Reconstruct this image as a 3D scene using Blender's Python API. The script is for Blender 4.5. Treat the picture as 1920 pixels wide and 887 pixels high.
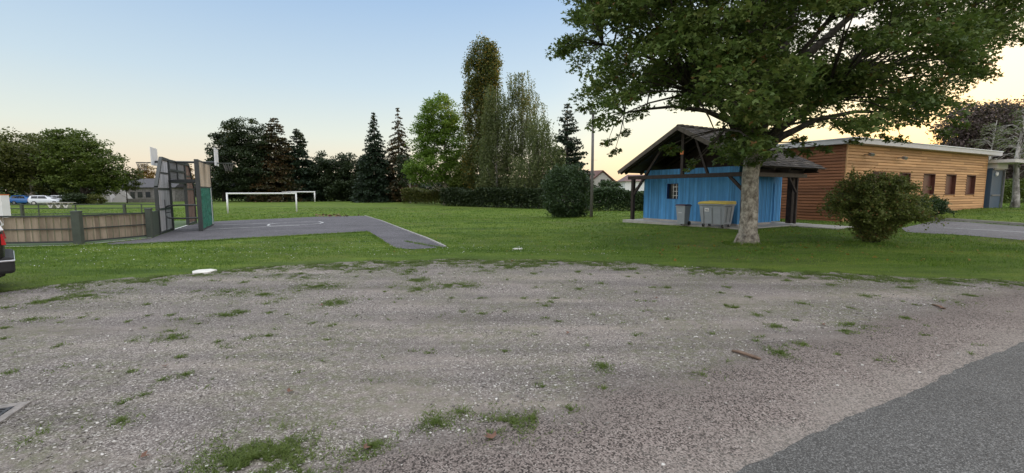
import bpy, bmesh, math, random
import numpy as np
from mathutils import Vector, Matrix
random.seed(7); rng = np.random.default_rng(7)
S = bpy.context.scene
for o in list(bpy.data.objects): bpy.data.objects.remove(o)
R = math.radians
# ------------------------------------------------------------------ camera
FPX = 840.0; PITCH = math.atan((443.5-358)/FPX); CH = 1.65
cam = bpy.data.cameras.new('camera'); camo = bpy.data.objects.new('camera', cam); S.collection.objects.link(camo)
cam.sensor_fit = 'HORIZONTAL'; cam.sensor_width = 36; cam.lens = 36*FPX/1920.0
cam.clip_start = 0.05; cam.clip_end = 5000
camo.location = (0, 0, CH); camo.rotation_euler = (math.pi/2-PITCH, 0, 0); S.camera = camo
# ------------------------------------------------------------------ world, sun, exposure
SUN_AZ, SUN_EL = R(52), R(1.3)          # azimuth clockwise from +Y
w = bpy.data.worlds.new('World'); S.world = w; w.use_nodes = True
nt = w.node_tree; nt.nodes.clear()
def wn_(t, **k):
    q = nt.nodes.new(t)
    for a, v in k.items(): setattr(q, a, v)
    return q
def wramp(fac, stops):
    r = wn_('ShaderNodeValToRGB'); e = r.color_ramp.elements
    while len(e) < len(stops): e.new(.5)
    for i, (p, c) in enumerate(stops): e[i].position = p; e[i].color = (*c, 1)
    nt.links.new(fac, r.inputs[0]); return r.outputs[0]
def wmix(f, a, b, mode='MIX'):
    q = wn_('ShaderNodeMix', data_type='RGBA', blend_type=mode)
    for sk, v in ((q.inputs[0], f), (q.inputs[6], a), (q.inputs[7], b)):
        if isinstance(v, float): sk.default_value = v
        elif isinstance(v, tuple): sk.default_value = (*v, 1)
        else: nt.links.new(v, sk)
    return q.outputs[2]
sky = wn_('ShaderNodeTexSky', sky_type='NISHITA', sun_disc=False)
sky.sun_elevation = SUN_EL; sky.sun_rotation = SUN_AZ
tcw = wn_('ShaderNodeTexCoord'); sxw = wn_('ShaderNodeSeparateXYZ'); nt.links.new(tcw.outputs['Generated'], sxw.inputs[0])
# evening sky by elevation (sine of the angle above the horizon), on the side away from the sun and on its side
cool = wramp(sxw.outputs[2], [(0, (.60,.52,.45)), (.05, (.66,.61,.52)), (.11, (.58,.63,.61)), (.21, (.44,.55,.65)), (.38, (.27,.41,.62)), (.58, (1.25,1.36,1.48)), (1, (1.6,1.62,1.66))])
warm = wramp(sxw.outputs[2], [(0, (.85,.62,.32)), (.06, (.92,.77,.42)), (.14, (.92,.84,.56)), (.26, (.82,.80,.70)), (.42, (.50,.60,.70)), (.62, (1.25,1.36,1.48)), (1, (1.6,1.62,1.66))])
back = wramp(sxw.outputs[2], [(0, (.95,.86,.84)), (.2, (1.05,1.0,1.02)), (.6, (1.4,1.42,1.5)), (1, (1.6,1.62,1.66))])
dotn = wn_('ShaderNodeVectorMath', operation='DOT_PRODUCT'); nt.links.new(tcw.outputs['Generated'], dotn.inputs[0])
dotn.inputs[1].default_value = (math.sin(SUN_AZ), math.cos(SUN_AZ), 0.05)
mr = wn_('ShaderNodeMapRange', interpolation_type='SMOOTHSTEP'); nt.links.new(dotn.outputs['Value'], mr.inputs[0])
mr.inputs[1].default_value = .66; mr.inputs[2].default_value = 1.0
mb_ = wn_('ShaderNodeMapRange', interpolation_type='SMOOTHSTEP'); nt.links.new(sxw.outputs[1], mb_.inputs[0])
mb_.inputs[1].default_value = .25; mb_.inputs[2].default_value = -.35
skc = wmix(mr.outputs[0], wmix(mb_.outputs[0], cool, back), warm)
skc = wmix(.10, skc, sky.outputs[0])
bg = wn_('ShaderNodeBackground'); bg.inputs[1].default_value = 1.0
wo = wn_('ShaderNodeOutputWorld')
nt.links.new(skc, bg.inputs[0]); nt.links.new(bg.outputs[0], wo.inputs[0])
sl = bpy.data.lights.new('sun', 'SUN'); sl.energy = 5.0; sl.angle = R(0.5); sl.color = (1.0, 0.60, 0.22)
so = bpy.data.objects.new('sun', sl); S.collection.objects.link(so)
sd = Vector((math.sin(SUN_AZ)*math.cos(SUN_EL), math.cos(SUN_AZ)*math.cos(SUN_EL), math.sin(SUN_EL)))
so.rotation_euler = sd.to_track_quat('Z', 'Y').to_euler()
S.view_settings.view_transform = 'Standard'; S.view_settings.look = 'None'
S.view_settings.exposure = 0.35; S.view_settings.gamma = 1.0
S.render.engine = 'CYCLES'

# ------------------------------------------------------------------ projection and terrain
cp, sp = math.cos(PITCH), math.sin(PITCH)
def ray(px, py):
    u, v = px-960.0, 443.5-py
    return np.array([u, FPX*cp+v*sp, -FPX*sp+v*cp])
def ss(x, a, b):
    t = np.clip((np.asarray(x, float)-a)/(b-a), 0, 1); return t*t*(3-2*t)
def T(x, y):
    wl = 1-ss(x, 2, 12)
    left = -0.18*ss(y, 11, 15)-0.47*ss(y, 24, 46)
    right = -0.65*ss(y, 28, 55)*(1-ss(x, 20, 32))+0.42*ss(x, 18, 34)*ss(y, 22, 28)
    return left*wl+right*(1-wl)
def at(px, py, dz=0.0):
    """the ground point seen at a photo pixel"""
    d = ray(px, py); z = 0.0
    for _ in range(30):
        t = (CH-z-dz)/max(-d[2], 1e-6); p = d*t
        z = 0.5*z+0.5*float(T(p[0], p[1]))
    return Vector((p[0], p[1], float(T(p[0], p[1]))))
def atY(px, py, Y):
    d = ray(px, py); t = Y/d[1]
    return Vector((d[0]*t, Y, CH+d[2]*t))
def proj(p):
    p = np.asarray(p, float); x, y, z = p[..., 0], p[..., 1], p[..., 2]-CH
    f = y*cp-z*sp; u = y*sp+z*cp
    return 960+FPX*x/f, 443.5-FPX*u/f
def V2(x, y, z=0): return Vector((x, y, z))

# ------------------------------------------------------------------ mesh helpers
class MB:
    def __init__(s): s.v = []; s.f = []; s.m = []
    def add(s, vs, fs, mi=0):
        k = len(s.v); s.v += [tuple(v) for v in vs]; s.f += [tuple(i+k for i in f) for f in fs]; s.m += [mi]*len(fs)
    def box(s, c, size, ax=None, mi=0, taper=1.0):
        """box centred at c; ax = (xdir, ydir, zdir)"""
        c = Vector(c); X, Y, Z = ax if ax else (Vector((1,0,0)), Vector((0,1,0)), Vector((0,0,1)))
        hx, hy, hz = size[0]/2, size[1]/2, size[2]/2
        vs = []
        for k in (-1, 1):
            q = taper if k > 0 else 1
            for i, j in ((-1,-1),(1,-1),(1,1),(-1,1)):
                vs.append(c+X*hx*i*q+Y*hy*j*q+Z*hz*k)
        s.add(vs, [(3,2,1,0),(4,5,6,7),(0,1,5,4),(1,2,6,5),(2,3,7,6),(3,0,4,7)], mi)
    def bar(s, a, b, wd, th, up=(0,0,1), mi=0):
        a, b = Vector(a), Vector(b); d = (b-a); L = d.length; d.normalize()
        side = d.cross(Vector(up))
        if side.length < 1e-4: side = d.cross(Vector((0,1,0)))
        side.normalize(); u = side.cross(d)
        s.box((a+b)/2, (wd, L, th), (side, d, u), mi)
    def tube(s, pts, rads, n=8, cap=True, mi=0):
        pts = [Vector(p) for p in pts]
        if not hasattr(rads, '__len__'): rads = [rads]*len(pts)
        rings = []; ref = Vector((0.3, 0.2, 0.93))
        for i, p in enumerate(pts):
            d = (pts[min(i+1, len(pts)-1)]-pts[max(i-1, 0)])
            if d.length < 1e-6: d = Vector((0,0,1))
            d.normalize(); a = d.cross(ref)
            if a.length < 0.15: a = d.cross(Vector((1,0,0)))
            a.normalize(); b = d.cross(a)
            rings.append([p+(a*math.cos(2*math.pi*k/n)+b*math.sin(2*math.pi*k/n))*rads[i] for k in range(n)])
        vs = [v for r in rings for v in r]; fs = []
        for i in range(len(pts)-1):
            for k in range(n):
                k2 = (k+1) % n
                fs.append((i*n+k, i*n+k2, (i+1)*n+k2, (i+1)*n+k))
        if cap:
            fs.append(tuple(reversed(range(n)))); fs.append(tuple((len(pts)-1)*n+k for k in range(n)))
        s.add(vs, fs, mi)
    def prism(s, poly, vec, mi=0):
        """extrude a planar polygon (3-D points) by vec"""
        vec = Vector(vec); n = len(poly); vs = [Vector(p) for p in poly]+[Vector(p)+vec for p in poly]
        fs = [tuple(reversed(range(n))), tuple(range(n, 2*n))]+[(i, (i+1) % n, (i+1) % n+n, i+n) for i in range(n)]
        s.add(vs, fs, mi)
    def build(s, name, mats, parent=None, smooth=False, bevel=0):
        me = bpy.data.meshes.new(name); me.from_pydata(s.v, [], s.f)
        if not isinstance(mats, (list, tuple)): mats = [mats]
        for m in mats: me.materials.append(m)
        if any(s.m): me.polygons.foreach_set('material_index', s.m)
        if smooth: me.polygons.foreach_set('use_smooth', [True]*len(s.f))
        bm = bmesh.new(); bm.from_mesh(me); bmesh.ops.recalc_face_normals(bm, faces=bm.faces); bm.to_mesh(me); bm.free()
        me.update()
        o = bpy.data.objects.new(name, me); S.collection.objects.link(o)
        if parent is not None: attach(o, parent)
        if bevel:
            md = o.modifiers.new('bevel', 'BEVEL'); md.width = bevel; md.segments = 2; md.limit_method = 'ANGLE'
        return o
def worldloc(o):
    l = Vector(o.location)
    return l+worldloc(o.parent) if o.parent else l
def attach(o, parent):
    o.parent = parent; o.matrix_parent_inverse = Matrix.Identity(4)
    o.location = Vector(o.location)-worldloc(parent)
def npmesh(name, verts, faces_flat, nper, mat_, parent=None, smooth=False):
    """fast mesh from numpy: verts (N,3), faces_flat (M,nper)"""
    me = bpy.data.meshes.new(name); n = len(verts); m = len(faces_flat)
    me.vertices.add(n); me.vertices.foreach_set('co', np.ascontiguousarray(verts, dtype=np.float32).ravel())
    me.loops.add(m*nper); me.loops.foreach_set('vertex_index', np.ascontiguousarray(faces_flat, dtype=np.int32).ravel())
    me.polygons.add(m); me.polygons.foreach_set('loop_start', np.arange(m, dtype=np.int32)*nper)
    me.update(calc_edges=True); me.validate()
    if smooth: me.polygons.foreach_set('use_smooth', [True]*m)
    for q in (mat_ if isinstance(mat_, (list, tuple)) else [mat_]): me.materials.append(q)
    o = bpy.data.objects.new(name, me); S.collection.objects.link(o)
    if parent is not None: attach(o, parent)
    return o
def tag(o, label=None, cat=None, group=None, kind=None):
    if label: o['label'] = label
    if cat: o['category'] = cat
    if group: o['group'] = group
    if kind: o['kind'] = kind
    return o
def empty(name, loc, label, cat, group=None):
    o = bpy.data.objects.new(name, None); S.collection.objects.link(o); o.location = loc; o.empty_display_size = .2
    return tag(o, label, cat, group)

# ------------------------------------------------------------------ materials
def newmat(name):
    m = bpy.data.materials.new(name); m.use_nodes = True; n = m.node_tree; n.nodes.clear()
    out = n.nodes.new('ShaderNodeOutputMaterial'); b = n.nodes.new('ShaderNodeBsdfPrincipled')
    n.links.new(b.outputs[0], out.inputs[0]); return m, n, b, out
def N(n, t, **k):
    q = n.nodes.new(t)
    for a, v in k.items(): setattr(q, a, v)
    return q
def ramp(n, fac, stops, interp='LINEAR'):
    r = n.nodes.new('ShaderNodeValToRGB'); r.color_ramp.interpolation = interp; e = r.color_ramp.elements
    while len(e) < len(stops): e.new(0.5)
    for i, (p, c) in enumerate(stops):
        e[i].position = p; e[i].color = (*c, 1) if len(c) == 3 else c
    n.links.new(fac, r.inputs[0]); return r.outputs[0]
def mixc(n, fac, a, b, mode='MIX'):
    q = n.nodes.new('ShaderNodeMix'); q.data_type = 'RGBA'; q.blend_type = mode
    for sock, val in ((q.inputs[0], fac), (q.inputs[6], a), (q.inputs[7], b)):
        if isinstance(val, (int, float)): sock.default_value = val
        elif isinstance(val, tuple): sock.default_value = (*val, 1) if len(val) == 3 else val
        else: n.links.new(val, sock)
    return q.outputs[2]
def mth(n, op, a, b=None, c=None):
    q = n.nodes.new('ShaderNodeMath'); q.operation = op
    for i, v in enumerate((a, b, c)):
        if v is None: continue
        if isinstance(v, (int, float)): q.inputs[i].default_value = v
        else: n.links.new(v, q.inputs[i])
    return q.outputs[0]
def noise(n, vec, scale, detail=4, rough=.55):
    q = n.nodes.new('ShaderNodeTexNoise'); q.inputs['Scale'].default_value = scale
    q.inputs['Detail'].default_value = detail; q.inputs['Roughness'].default_value = rough
    n.links.new(vec, q.inputs['Vector']); return q.outputs[0]
def coords(n, scale=(1,1,1), rot=0.0, src='Object'):
    tc = n.nodes.new('ShaderNodeTexCoord'); mp = n.nodes.new('ShaderNodeMapping')
    mp.inputs['Scale'].default_value = scale; mp.inputs['Rotation'].default_value = (0, 0, rot)
    n.links.new(tc.outputs[src], mp.inputs[0]); return mp.outputs[0]
def bump(n, b, h, strength=.3, dist=.02):
    q = n.nodes.new('ShaderNodeBump'); q.inputs['Strength'].default_value = strength; q.inputs['Distance'].default_value = dist
    n.links.new(h, q.inputs['Height']); n.links.new(q.outputs[0], b.inputs['Normal'])
def pmat(name, col, rough=.6, var=.25, scale=6, stretch=(1,1,1), metal=0, bstr=.15, spec=.5):
    """painted or plain surface with mottled tone and a fine bump"""
    m, n, b, out = newmat(name); c = coords(n, stretch)
    f1 = noise(n, c, scale, 6, .65); dk = tuple(x*(1-var) for x in col); lt = tuple(min(1, x*(1+var)) for x in col)
    n.links.new(ramp(n, f1, [(.3, dk), (.7, lt)]), b.inputs['Base Color'])
    b.inputs['Roughness'].default_value = rough; b.inputs['Metallic'].default_value = metal
    b.inputs['Specular IOR Level'].default_value = spec
    if bstr: bump(n, b, noise(n, c, scale*8, 3), bstr, .01)
    return m
def leafmat(name, cols, trans=.35, cscale=.5, accent=None, accent_amt=0.0, rough=.55, patch=1.0):
    """leaf material: every leaf its own tone, larger patches lighter or darker"""
    m, n, b, out = newmat(name)
    g = n.nodes.new('ShaderNodeNewGeometry'); c = coords(n)
    big = noise(n, c, cscale, 5, .7)
    f = mth(n, 'ADD', mth(n, 'MULTIPLY', g.outputs['Random Per Island'], .55), mth(n, 'MULTIPLY', mth(n, 'SUBTRACT', big, .28+.1*(patch-1)), patch))
    k = len(cols); col = ramp(n, f, [(i/(k-1), cc) for i, cc in enumerate(cols)])
    if accent:
        a = mth(n, 'GREATER_THAN', mth(n, 'FRACT', mth(n, 'MULTIPLY', g.outputs['Random Per Island'], 37.7)), 1-accent_amt)
        col = mixc(n, a, col, accent)
    n.links.new(col, b.inputs['Base Color']); b.inputs['Roughness'].default_value = rough
    b.inputs['Specular IOR Level'].default_value = .25
    tr = n.nodes.new('ShaderNodeBsdfTranslucent'); n.links.new(mixc(n, .5, col, (.10, .16, .02)), tr.inputs[0])
    mx = n.nodes.new('ShaderNodeMixShader'); mx.inputs[0].default_value = trans
    n.links.new(b.outputs[0], mx.inputs[1]); n.links.new(tr.outputs[0], mx.inputs[2]); n.links.new(mx.outputs[0], out.inputs[0])
    return m

# road line in world space (road surface lies on its right/near side)
RA, RB = at(1372, 887), at(1920, 640)
rdir = (RB-RA); rdir.z = 0; rdir.normalize(); rnor = Vector((-rdir.y, rdir.x, 0))   # rnor points away from the road (towards the lot)
def m_gravel():
    m, n, b, out = newmat('gravel_surface'); c = coords(n)
    v = N(n, 'ShaderNodeTexVoronoi'); v.inputs['Scale'].default_value = 95; n.links.new(c, v.inputs['Vector'])
    v2 = N(n, 'ShaderNodeTexVoronoi'); v2.inputs['Scale'].default_value = 27; n.links.new(c, v2.inputs['Vector'])
    sep = N(n, 'ShaderNodeSeparateColor'); n.links.new(v.outputs['Color'], sep.inputs[0])
    sep2 = N(n, 'ShaderNodeSeparateColor'); n.links.new(v2.outputs['Color'], sep2.inputs[0])
    peb = ramp(n, sep.outputs[0], [(0, (.055,.046,.042)), (.35, (.145,.125,.115)), (.7, (.265,.235,.215)), (.92, (.42,.385,.36)), (1, (.70,.67,.63))])
    fine = noise(n, c, 160, 3, .7)
    peb = mixc(n, .35, peb, ramp(n, fine, [(.38, (.075,.066,.06)), (.62, (.33,.295,.275))]))
    dirt = ramp(n, noise(n, c, 90, 5, .75), [(.3, (.20,.172,.152)), (.7, (.33,.292,.262))])
    big = noise(n, coords(n, (.45, 1.3, 1), -.47), .8, 6, .65)
    dm = ramp(n, big, [(.52, (0,0,0)), (.64, (1,1,1))])
    col = mixc(n, mth(n, 'MULTIPLY', dm, .75), peb, dirt)
    tr_ = ramp(n, noise(n, coords(n, (.22, 1.5, 1), -.47), 1.1, 5, .6), [(.34, (.70,.69,.68)), (.48, (.96,.95,.95)), (.64, (1.24,1.22,1.18))])
    col = mixc(n, 1.0, col, tr_, 'MULTIPLY')
    # bigger white stones
    wsel = mth(n, 'MULTIPLY', mth(n, 'GREATER_THAN', sep2.outputs[1], .965), mth(n, 'LESS_THAN', v2.outputs['Distance'], .34))
    wsel = mth(n, 'MULTIPLY', wsel, ramp(n, noise(n, c, .8, 3), [(.35, (.15,.15,.15)), (.65, (1,1,1))]))
    col = mixc(n, wsel, col, (.55,.53,.49))
    # thin moss and weeds worked into the surface
    ms = mth(n, 'MULTIPLY', ramp(n, noise(n, coords(n, (1,1,1)), .75, 4), [(.42, (0,0,0)), (.58, (1,1,1))]), ramp(n, noise(n, c, 9, 5, .75), [(.42, (0,0,0)), (.62, (.66,.66,.66))]))
    col = mixc(n, ms, col, (.130,.140,.068))
    # worn bituminous band beside the road: distance to the road line
    sx = N(n, 'ShaderNodeSeparateXYZ'); tc = N(n, 'ShaderNodeTexCoord'); n.links.new(tc.outputs['Object'], sx.inputs[0])
    d = mth(n, 'ADD', mth(n, 'MULTIPLY', sx.outputs[0], rnor.x), mth(n, 'MULTIPLY', sx.outputs[1], rnor.y))
    d = mth(n, 'SUBTRACT', d, rnor.dot(RA))
    wob = mth(n, 'MULTIPLY', mth(n, 'SUBTRACT', noise(n, c, .9, 5, .65), .5), 1.3)
    dd = mth(n, 'ADD', d, wob)
    fac = N(n, 'ShaderNodeMapRange', interpolation_type='SMOOTHSTEP'); n.links.new(dd, fac.inputs[0])
    fac.inputs[1].default_value = BAND-.25; fac.inputs[2].default_value = BAND+.3; fac.inputs[3].default_value = 1; fac.inputs[4].default_value = 0
    chip = ramp(n, sep.outputs[1], [(0, (.04,.034,.030)), (.30, (.085,.070,.062)), (.38, (.195,.162,.145)), (.75, (.28,.230,.208)), (1, (.38,.33,.30))])
    tone = N(n, 'ShaderNodeMapRange'); n.links.new(dd, tone.inputs[0]); tone.inputs[1].default_value = BAND-.9; tone.inputs[2].default_value = BAND+.1
    tone.inputs[3].default_value = 0; tone.inputs[4].default_value = .38
    chip = mixc(n, tone.outputs[0], chip, (.04,.034,.032))
    chip = mixc(n, mth(n, 'MULTIPLY', ramp(n, noise(n, c, 1.7, 4), [(.45,(0,0,0)),(.7,(1,1,1))]), .4), chip, (.24,.208,.185))
    # pale dusty rim right against the road
    rim = N(n, 'ShaderNodeMapRange'); n.links.new(dd, rim.inputs[0]); rim.inputs[1].default_value = .1; rim.inputs[2].default_value = .35
    rim.inputs[3].default_value = .25; rim.inputs[4].default_value = 0
    chip = mixc(n, rim.outputs[0], chip, (.36,.33,.29))
    col = mixc(n, fac.outputs[0], col, chip)
    n.links.new(col, b.inputs['Base Color']); b.inputs['Roughness'].default_value = .9; b.inputs['Specular IOR Level'].default_value = .25
    h = mth(n, 'ADD', mth(n, 'MULTIPLY', v.outputs['Distance'], -1.0), mth(n, 'MULTIPLY', fine, .6))
    h = mth(n, 'ADD', h, mth(n, 'MULTIPLY', mth(n, 'SUBTRACT', 1.0, v2.outputs['Distance']), mth(n, 'MULTIPLY', wsel, 1.5)))
    h = mth(n, 'ADD', h, mth(n, 'MULTIPLY', noise(n, c, 2.2, 4), 1.5))
    bump(n, b, h, .9, .012)
    return m
def m_asphalt(name, base, chipcol, scale=75, bstr=.5, patch=.18):
    m, n, b, out = newmat(name); c = coords(n)
    v = N(n, 'ShaderNodeTexVoronoi'); v.inputs['Scale'].default_value = scale; n.links.new(c, v.inputs['Vector'])
    sep = N(n, 'ShaderNodeSeparateColor'); n.links.new(v.outputs['Color'], sep.inputs[0])
    dk = tuple(x*.45 for x in base)
    col = ramp(n, sep.outputs[0], [(0, dk), (.5, base), (.85, chipcol), (1, tuple(x*1.6 for x in chipcol))])
    big = noise(n, c, .7, 5, .6)
    col = mixc(n, 1.0, col, ramp(n, big, [(.3, (1-patch,)*3), (.7, (1+patch*.5,)*3)]), 'MULTIPLY')
    n.links.new(col, b.inputs['Base Color']); b.inputs['Roughness'].default_value = .85; b.inputs['Specular IOR Level'].default_value = .3
    h = mth(n, 'ADD', mth(n, 'MULTIPLY', v.outputs['Distance'], -1), noise(n, c, 200, 2))
    bump(n, b, h, bstr, .008); return m
def m_lawn():
    m, n, b, out = newmat('lawn_turf'); c = coords(n)
    f = noise(n, c, 45, 5, .7)
    g1 = ramp(n, f, [(.3, (.045,.078,.011)), (.52, (.100,.155,.024)), (.72, (.160,.200,.045))])
    g2 = ramp(n, noise(n, coords(n, (.35, 1, 1)), .9, 7, .72), [(.36, (.50,.60,.55)), (.50, (.95,.98,.9)), (.64, (1.45,1.3,1.0))])
    col = mixc(n, 1.0, g1, g2, 'MULTIPLY')
    dry = ramp(n, noise(n, c, .22, 4, .6), [(.5, (0,0,0)), (.72, (.55,.55,.55))])
    col = mixc(n, dry, col, (.11,.105,.045))
    # trodden strip next to the gravel
    n.links.new(col, b.inputs['Base Color']); b.inputs['Roughness'].default_value = .9; b.inputs['Specular IOR Level'].default_value = .15
    bump(n, b, mth(n, 'ADD', f, mth(n, 'MULTIPLY', noise(n, c, 6, 4), 2)), .8, .06); return m
def m_bark(name, a, bcol, scale=9, sx=1.0, sz=.45):
    m, n, b, out = newmat(name); c = coords(n, (sx, sx, sz))
    f = noise(n, c, scale, 7, .7)
    v = N(n, 'ShaderNodeTexVoronoi'); v.inputs['Scale'].default_value = scale*1.3; n.links.new(c, v.inputs['Vector'])
    col = ramp(n, f, [(.36, a), (.5, tuple((x+y)/2 for x, y in zip(a, bcol))), (.62, bcol)])
    col = mixc(n, ramp(n, noise(n, coords(n, (1,1,1)), 5, 4), [(.55,(0,0,0)),(.66,(.7,.7,.7))]), col, tuple(min(1, x*1.25) for x in bcol))
    n.links.new(col, b.inputs['Base Color']); b.inputs['Roughness'].default_value = .9
    bump(n, b, mth(n, 'ADD', f, mth(n, 'MULTIPLY', v.outputs['Distance'], .7)), .9, .04); return m
def m_wood(name, dark, light, axis_scale=(1,1,14), scale=1.5, rough=.65):
    m, n, b, out = newmat(name); c = coords(n, axis_scale)
    f = noise(n, c, scale, 8, .7); col = ramp(n, f, [(.3, dark), (.7, light)])
    g = n.nodes.new('ShaderNodeNewGeometry')
    col = mixc(n, 1.0, col, ramp(n, g.outputs['Random Per Island'], [(0, (.74,.72,.70)), (1, (1.18,1.16,1.15))]), 'MULTIPLY')
    n.links.new(col, b.inputs['Base Color']); b.inputs['Roughness'].default_value = rough; b.inputs['Specular IOR Level'].default_value = .3
    bump(n, b, noise(n, c, scale*4, 5, .7), .25, .01); return m
BAND = 1.15
M = {}
M['lawn'] = m_lawn()
M['road'] = m_asphalt('road_asphalt', (.088,.085,.081), (.150,.146,.140), 150)
M['court'] = m_asphalt('court_asphalt', (.088,.082,.090), (.13,.122,.132), 60, .3, .3)
M['lane'] = m_asphalt('lane_asphalt', (.12,.115,.12), (.19,.18,.185), 60, .3)
M['gravel'] = m_gravel()
M['turf'] = pmat('green_court_surface', (.045,.085,.022), .9, .2, 4)
M['paint'] = pmat('white_line_paint', (.50,.50,.50), .8, .35, 5)
M['concrete'] = pmat('concrete', (.36,.34,.31), .9, .18, 3, bstr=.4)
M['stonewhite'] = pmat('pale_limestone', (.62,.60,.56), .9, .12, 5, bstr=.4)
M['drainstone'] = pmat('worn_concrete', (.22,.20,.185), .9, .45, 14, bstr=.6)
M['kerb'] = pmat('kerb_stone', (.30,.29,.28), .9, .2, 3, bstr=.3)
M['blue'] = m_wood('blue_painted_boards', (.058,.235,.49), (.105,.345,.64), (6,6,1), 1.2, .6)
M['bluedark'] = pmat('dark_blue_paint', (.02,.06,.20), .5, .2, 5)
M['darkwood'] = m_wood('dark_stained_timber', (.020,.014,.012), (.055,.040,.034), (3,3,3), 2.0, .7)
M['greywood'] = m_wood('greyed_timber', (.07,.058,.048), (.15,.125,.105), (3,3,3), 2.0, .7)
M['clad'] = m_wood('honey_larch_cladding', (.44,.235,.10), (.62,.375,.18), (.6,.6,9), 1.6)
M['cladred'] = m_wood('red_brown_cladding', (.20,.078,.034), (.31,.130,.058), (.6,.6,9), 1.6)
M['frame_red'] = pmat('red_brown_window_frame', (.10,.036,.025), .5, .2, 4)
M['fascia'] = pmat('grey_metal_fascia', (.50,.49,.48), .5, .08, 2)
M['glassdark'] = pmat('dark_glass', (.02,.025,.03), .08, .1, 1, bstr=0)
M['white'] = pmat('white_paint', (.72,.72,.72), .5, .05, 3, bstr=.05)
M['offwhite'] = pmat('weathered_white_paint', (.52,.50,.50), .6, .12, 3, bstr=.05)
M['pole'] = pmat('greyed_pole', (.13,.12,.115), .7, .2, 6)
M['steel'] = pmat('dark_green_grey_steel', (.045,.05,.05), .45, .2, 4, metal=.2)
M['greensteel'] = pmat('green_painted_steel', (.055,.068,.055), .45, .2, 4, metal=.1)
M['galv'] = pmat('galvanised_tube', (.26,.26,.27), .4, .15, 8, metal=.6)
M['netgreen'] = pmat('green_net_panel', (.012,.125,.08), .85, .75, 16, bstr=.6)
M['tanwood'] = m_wood('tan_plank', (.21,.17,.125), (.36,.30,.23), (5,5,1), 1.4, .8)
M['rustwood'] = m_wood('rust_brown_plank', (.11,.07,.055), (.22,.15,.12), (5,5,1), 1.4, .8)
M['greyplank'] = m_wood('pale_grey_plank', (.34,.34,.36), (.55,.55,.57), (5,5,1), 1.4, .8)
M['binbody'] = pmat('grey_plastic', (.31,.335,.365), .5, .08, 3, bstr=.05)
M['binlid'] = pmat('maroon_plastic_lid', (.055,.03,.045), .45, .15, 4, bstr=.05)
M['binyellow'] = pmat('yellow_plastic_lid', (.58,.44,.08), .5, .15, 5, bstr=.05)
M['rubber'] = pmat('black_rubber', (.015,.015,.015), .8, .2, 5)
M['carblack'] = pmat('black_car_paint', (.012,.012,.013), .25, .1, 1, bstr=0)
M['carglass'] = pmat('car_glass', (.02,.024,.028), .05, .1, 1, bstr=0)
M['silver'] = pmat('silver_trim', (.55,.55,.57), .3, .05, 1, metal=.7, bstr=0)
M['taillight'] = pmat('red_lamp_lens', (.45,.012,.015), .2, .1, 2, bstr=0)
M['orange'] = pmat('orange_paint', (.62,.17,.04), .5, .1, 3)
M['carblue'] = pmat('blue_car_paint', (.05,.16,.42), .3, .05, 1, bstr=0)
M['carwhite'] = pmat('white_car_paint', (.75,.78,.84), .3, .05, 1, bstr=0)
M['stone'] = pmat('grey_rubble_wall', (.22,.205,.20), .9, .35, 2.5, bstr=.5)
M['render'] = pmat('pale_rendered_wall', (.44,.42,.40), .9, .08, 1)
M['slate'] = pmat('dark_slate_roof', (.065,.062,.07), .7, .25, 3)
M['mesh'] = pmat('grey_perforated_sheet', (.17,.165,.17), .6, .2, 20)
M['greyblue'] = pmat('grey_blue_panel', (.04,.075,.12), .5, .12, 2)
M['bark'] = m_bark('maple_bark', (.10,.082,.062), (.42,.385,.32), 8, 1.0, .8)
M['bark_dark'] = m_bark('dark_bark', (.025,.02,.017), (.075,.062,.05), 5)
M['bark_birch'] = m_bark('birch_bark', (.10,.09,.08), (.42,.40,.37), 2.5)
M['stick'] = pmat('dead_wood', (.15,.10,.07), .8, .35, 12)
M['deadleaf'] = pmat('dry_leaf', (.13,.06,.035), .7, .3, 12)
M['iron'] = pmat('cast_iron', (.035,.035,.037), .6, .2, 10, metal=.3)
M['pebble'] = None
M['glassred'] = pmat('brown_tinted_shutter', (.105,.040,.028), .4, .15, 4, bstr=.05)
def m_tiles():
    m, n, b, out = newmat('old_clay_tiles'); g = n.nodes.new('ShaderNodeNewGeometry'); c = coords(n)
    col = ramp(n, g.outputs['Random Per Island'], [(0, (.022,.016,.014)), (.5, (.048,.036,.030)), (.9, (.085,.066,.052)), (1, (.15,.13,.10))])
    col = mixc(n, ramp(n, noise(n, c, 2.2, 5, .7), [(.5,(0,0,0)),(.7,(.5,.5,.5))]), col, (.065,.062,.042))
    n.links.new(col, b.inputs['Base Color']); b.inputs['Roughness'].default_value = .9; bump(n, b, noise(n, c, 30, 4), .3, .01); return m
M['tiles'] = m_tiles()
M['panelwood'] = m_wood('pale_tan_plank', (.36,.30,.225), (.52,.44,.34), (5,5,1), 1.4, .8)
def m_peb():
    m, n, b, out = newmat('loose_stone'); g = n.nodes.new('ShaderNodeNewGeometry')
    col = ramp(n, g.outputs['Random Per Island'], [(0, (.12,.11,.10)), (.5, (.26,.24,.22)), (.8, (.40,.38,.35)), (1, (.62,.60,.57))])
    n.links.new(col, b.inputs['Base Color']); b.inputs['Roughness'].default_value = .85; return m
M['pebble'] = m_peb()
M['blade'] = leafmat('grass_blades', [(.045,.090,.012), (.092,.175,.020), (.150,.235,.034), (.24,.28,.065)], .3, .45, patch=2.4)
M['bladedry'] = leafmat('dull_weed_blades', [(.055,.085,.020), (.105,.150,.034), (.165,.195,.055)], .3, 1.2)
M['maple'] = leafmat('maple_leaves', [(.038,.070,.020), (.078,.125,.032), (.130,.172,.046), (.20,.215,.062)], .35, 1.1, (.16,.085,.03), .02)
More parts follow.
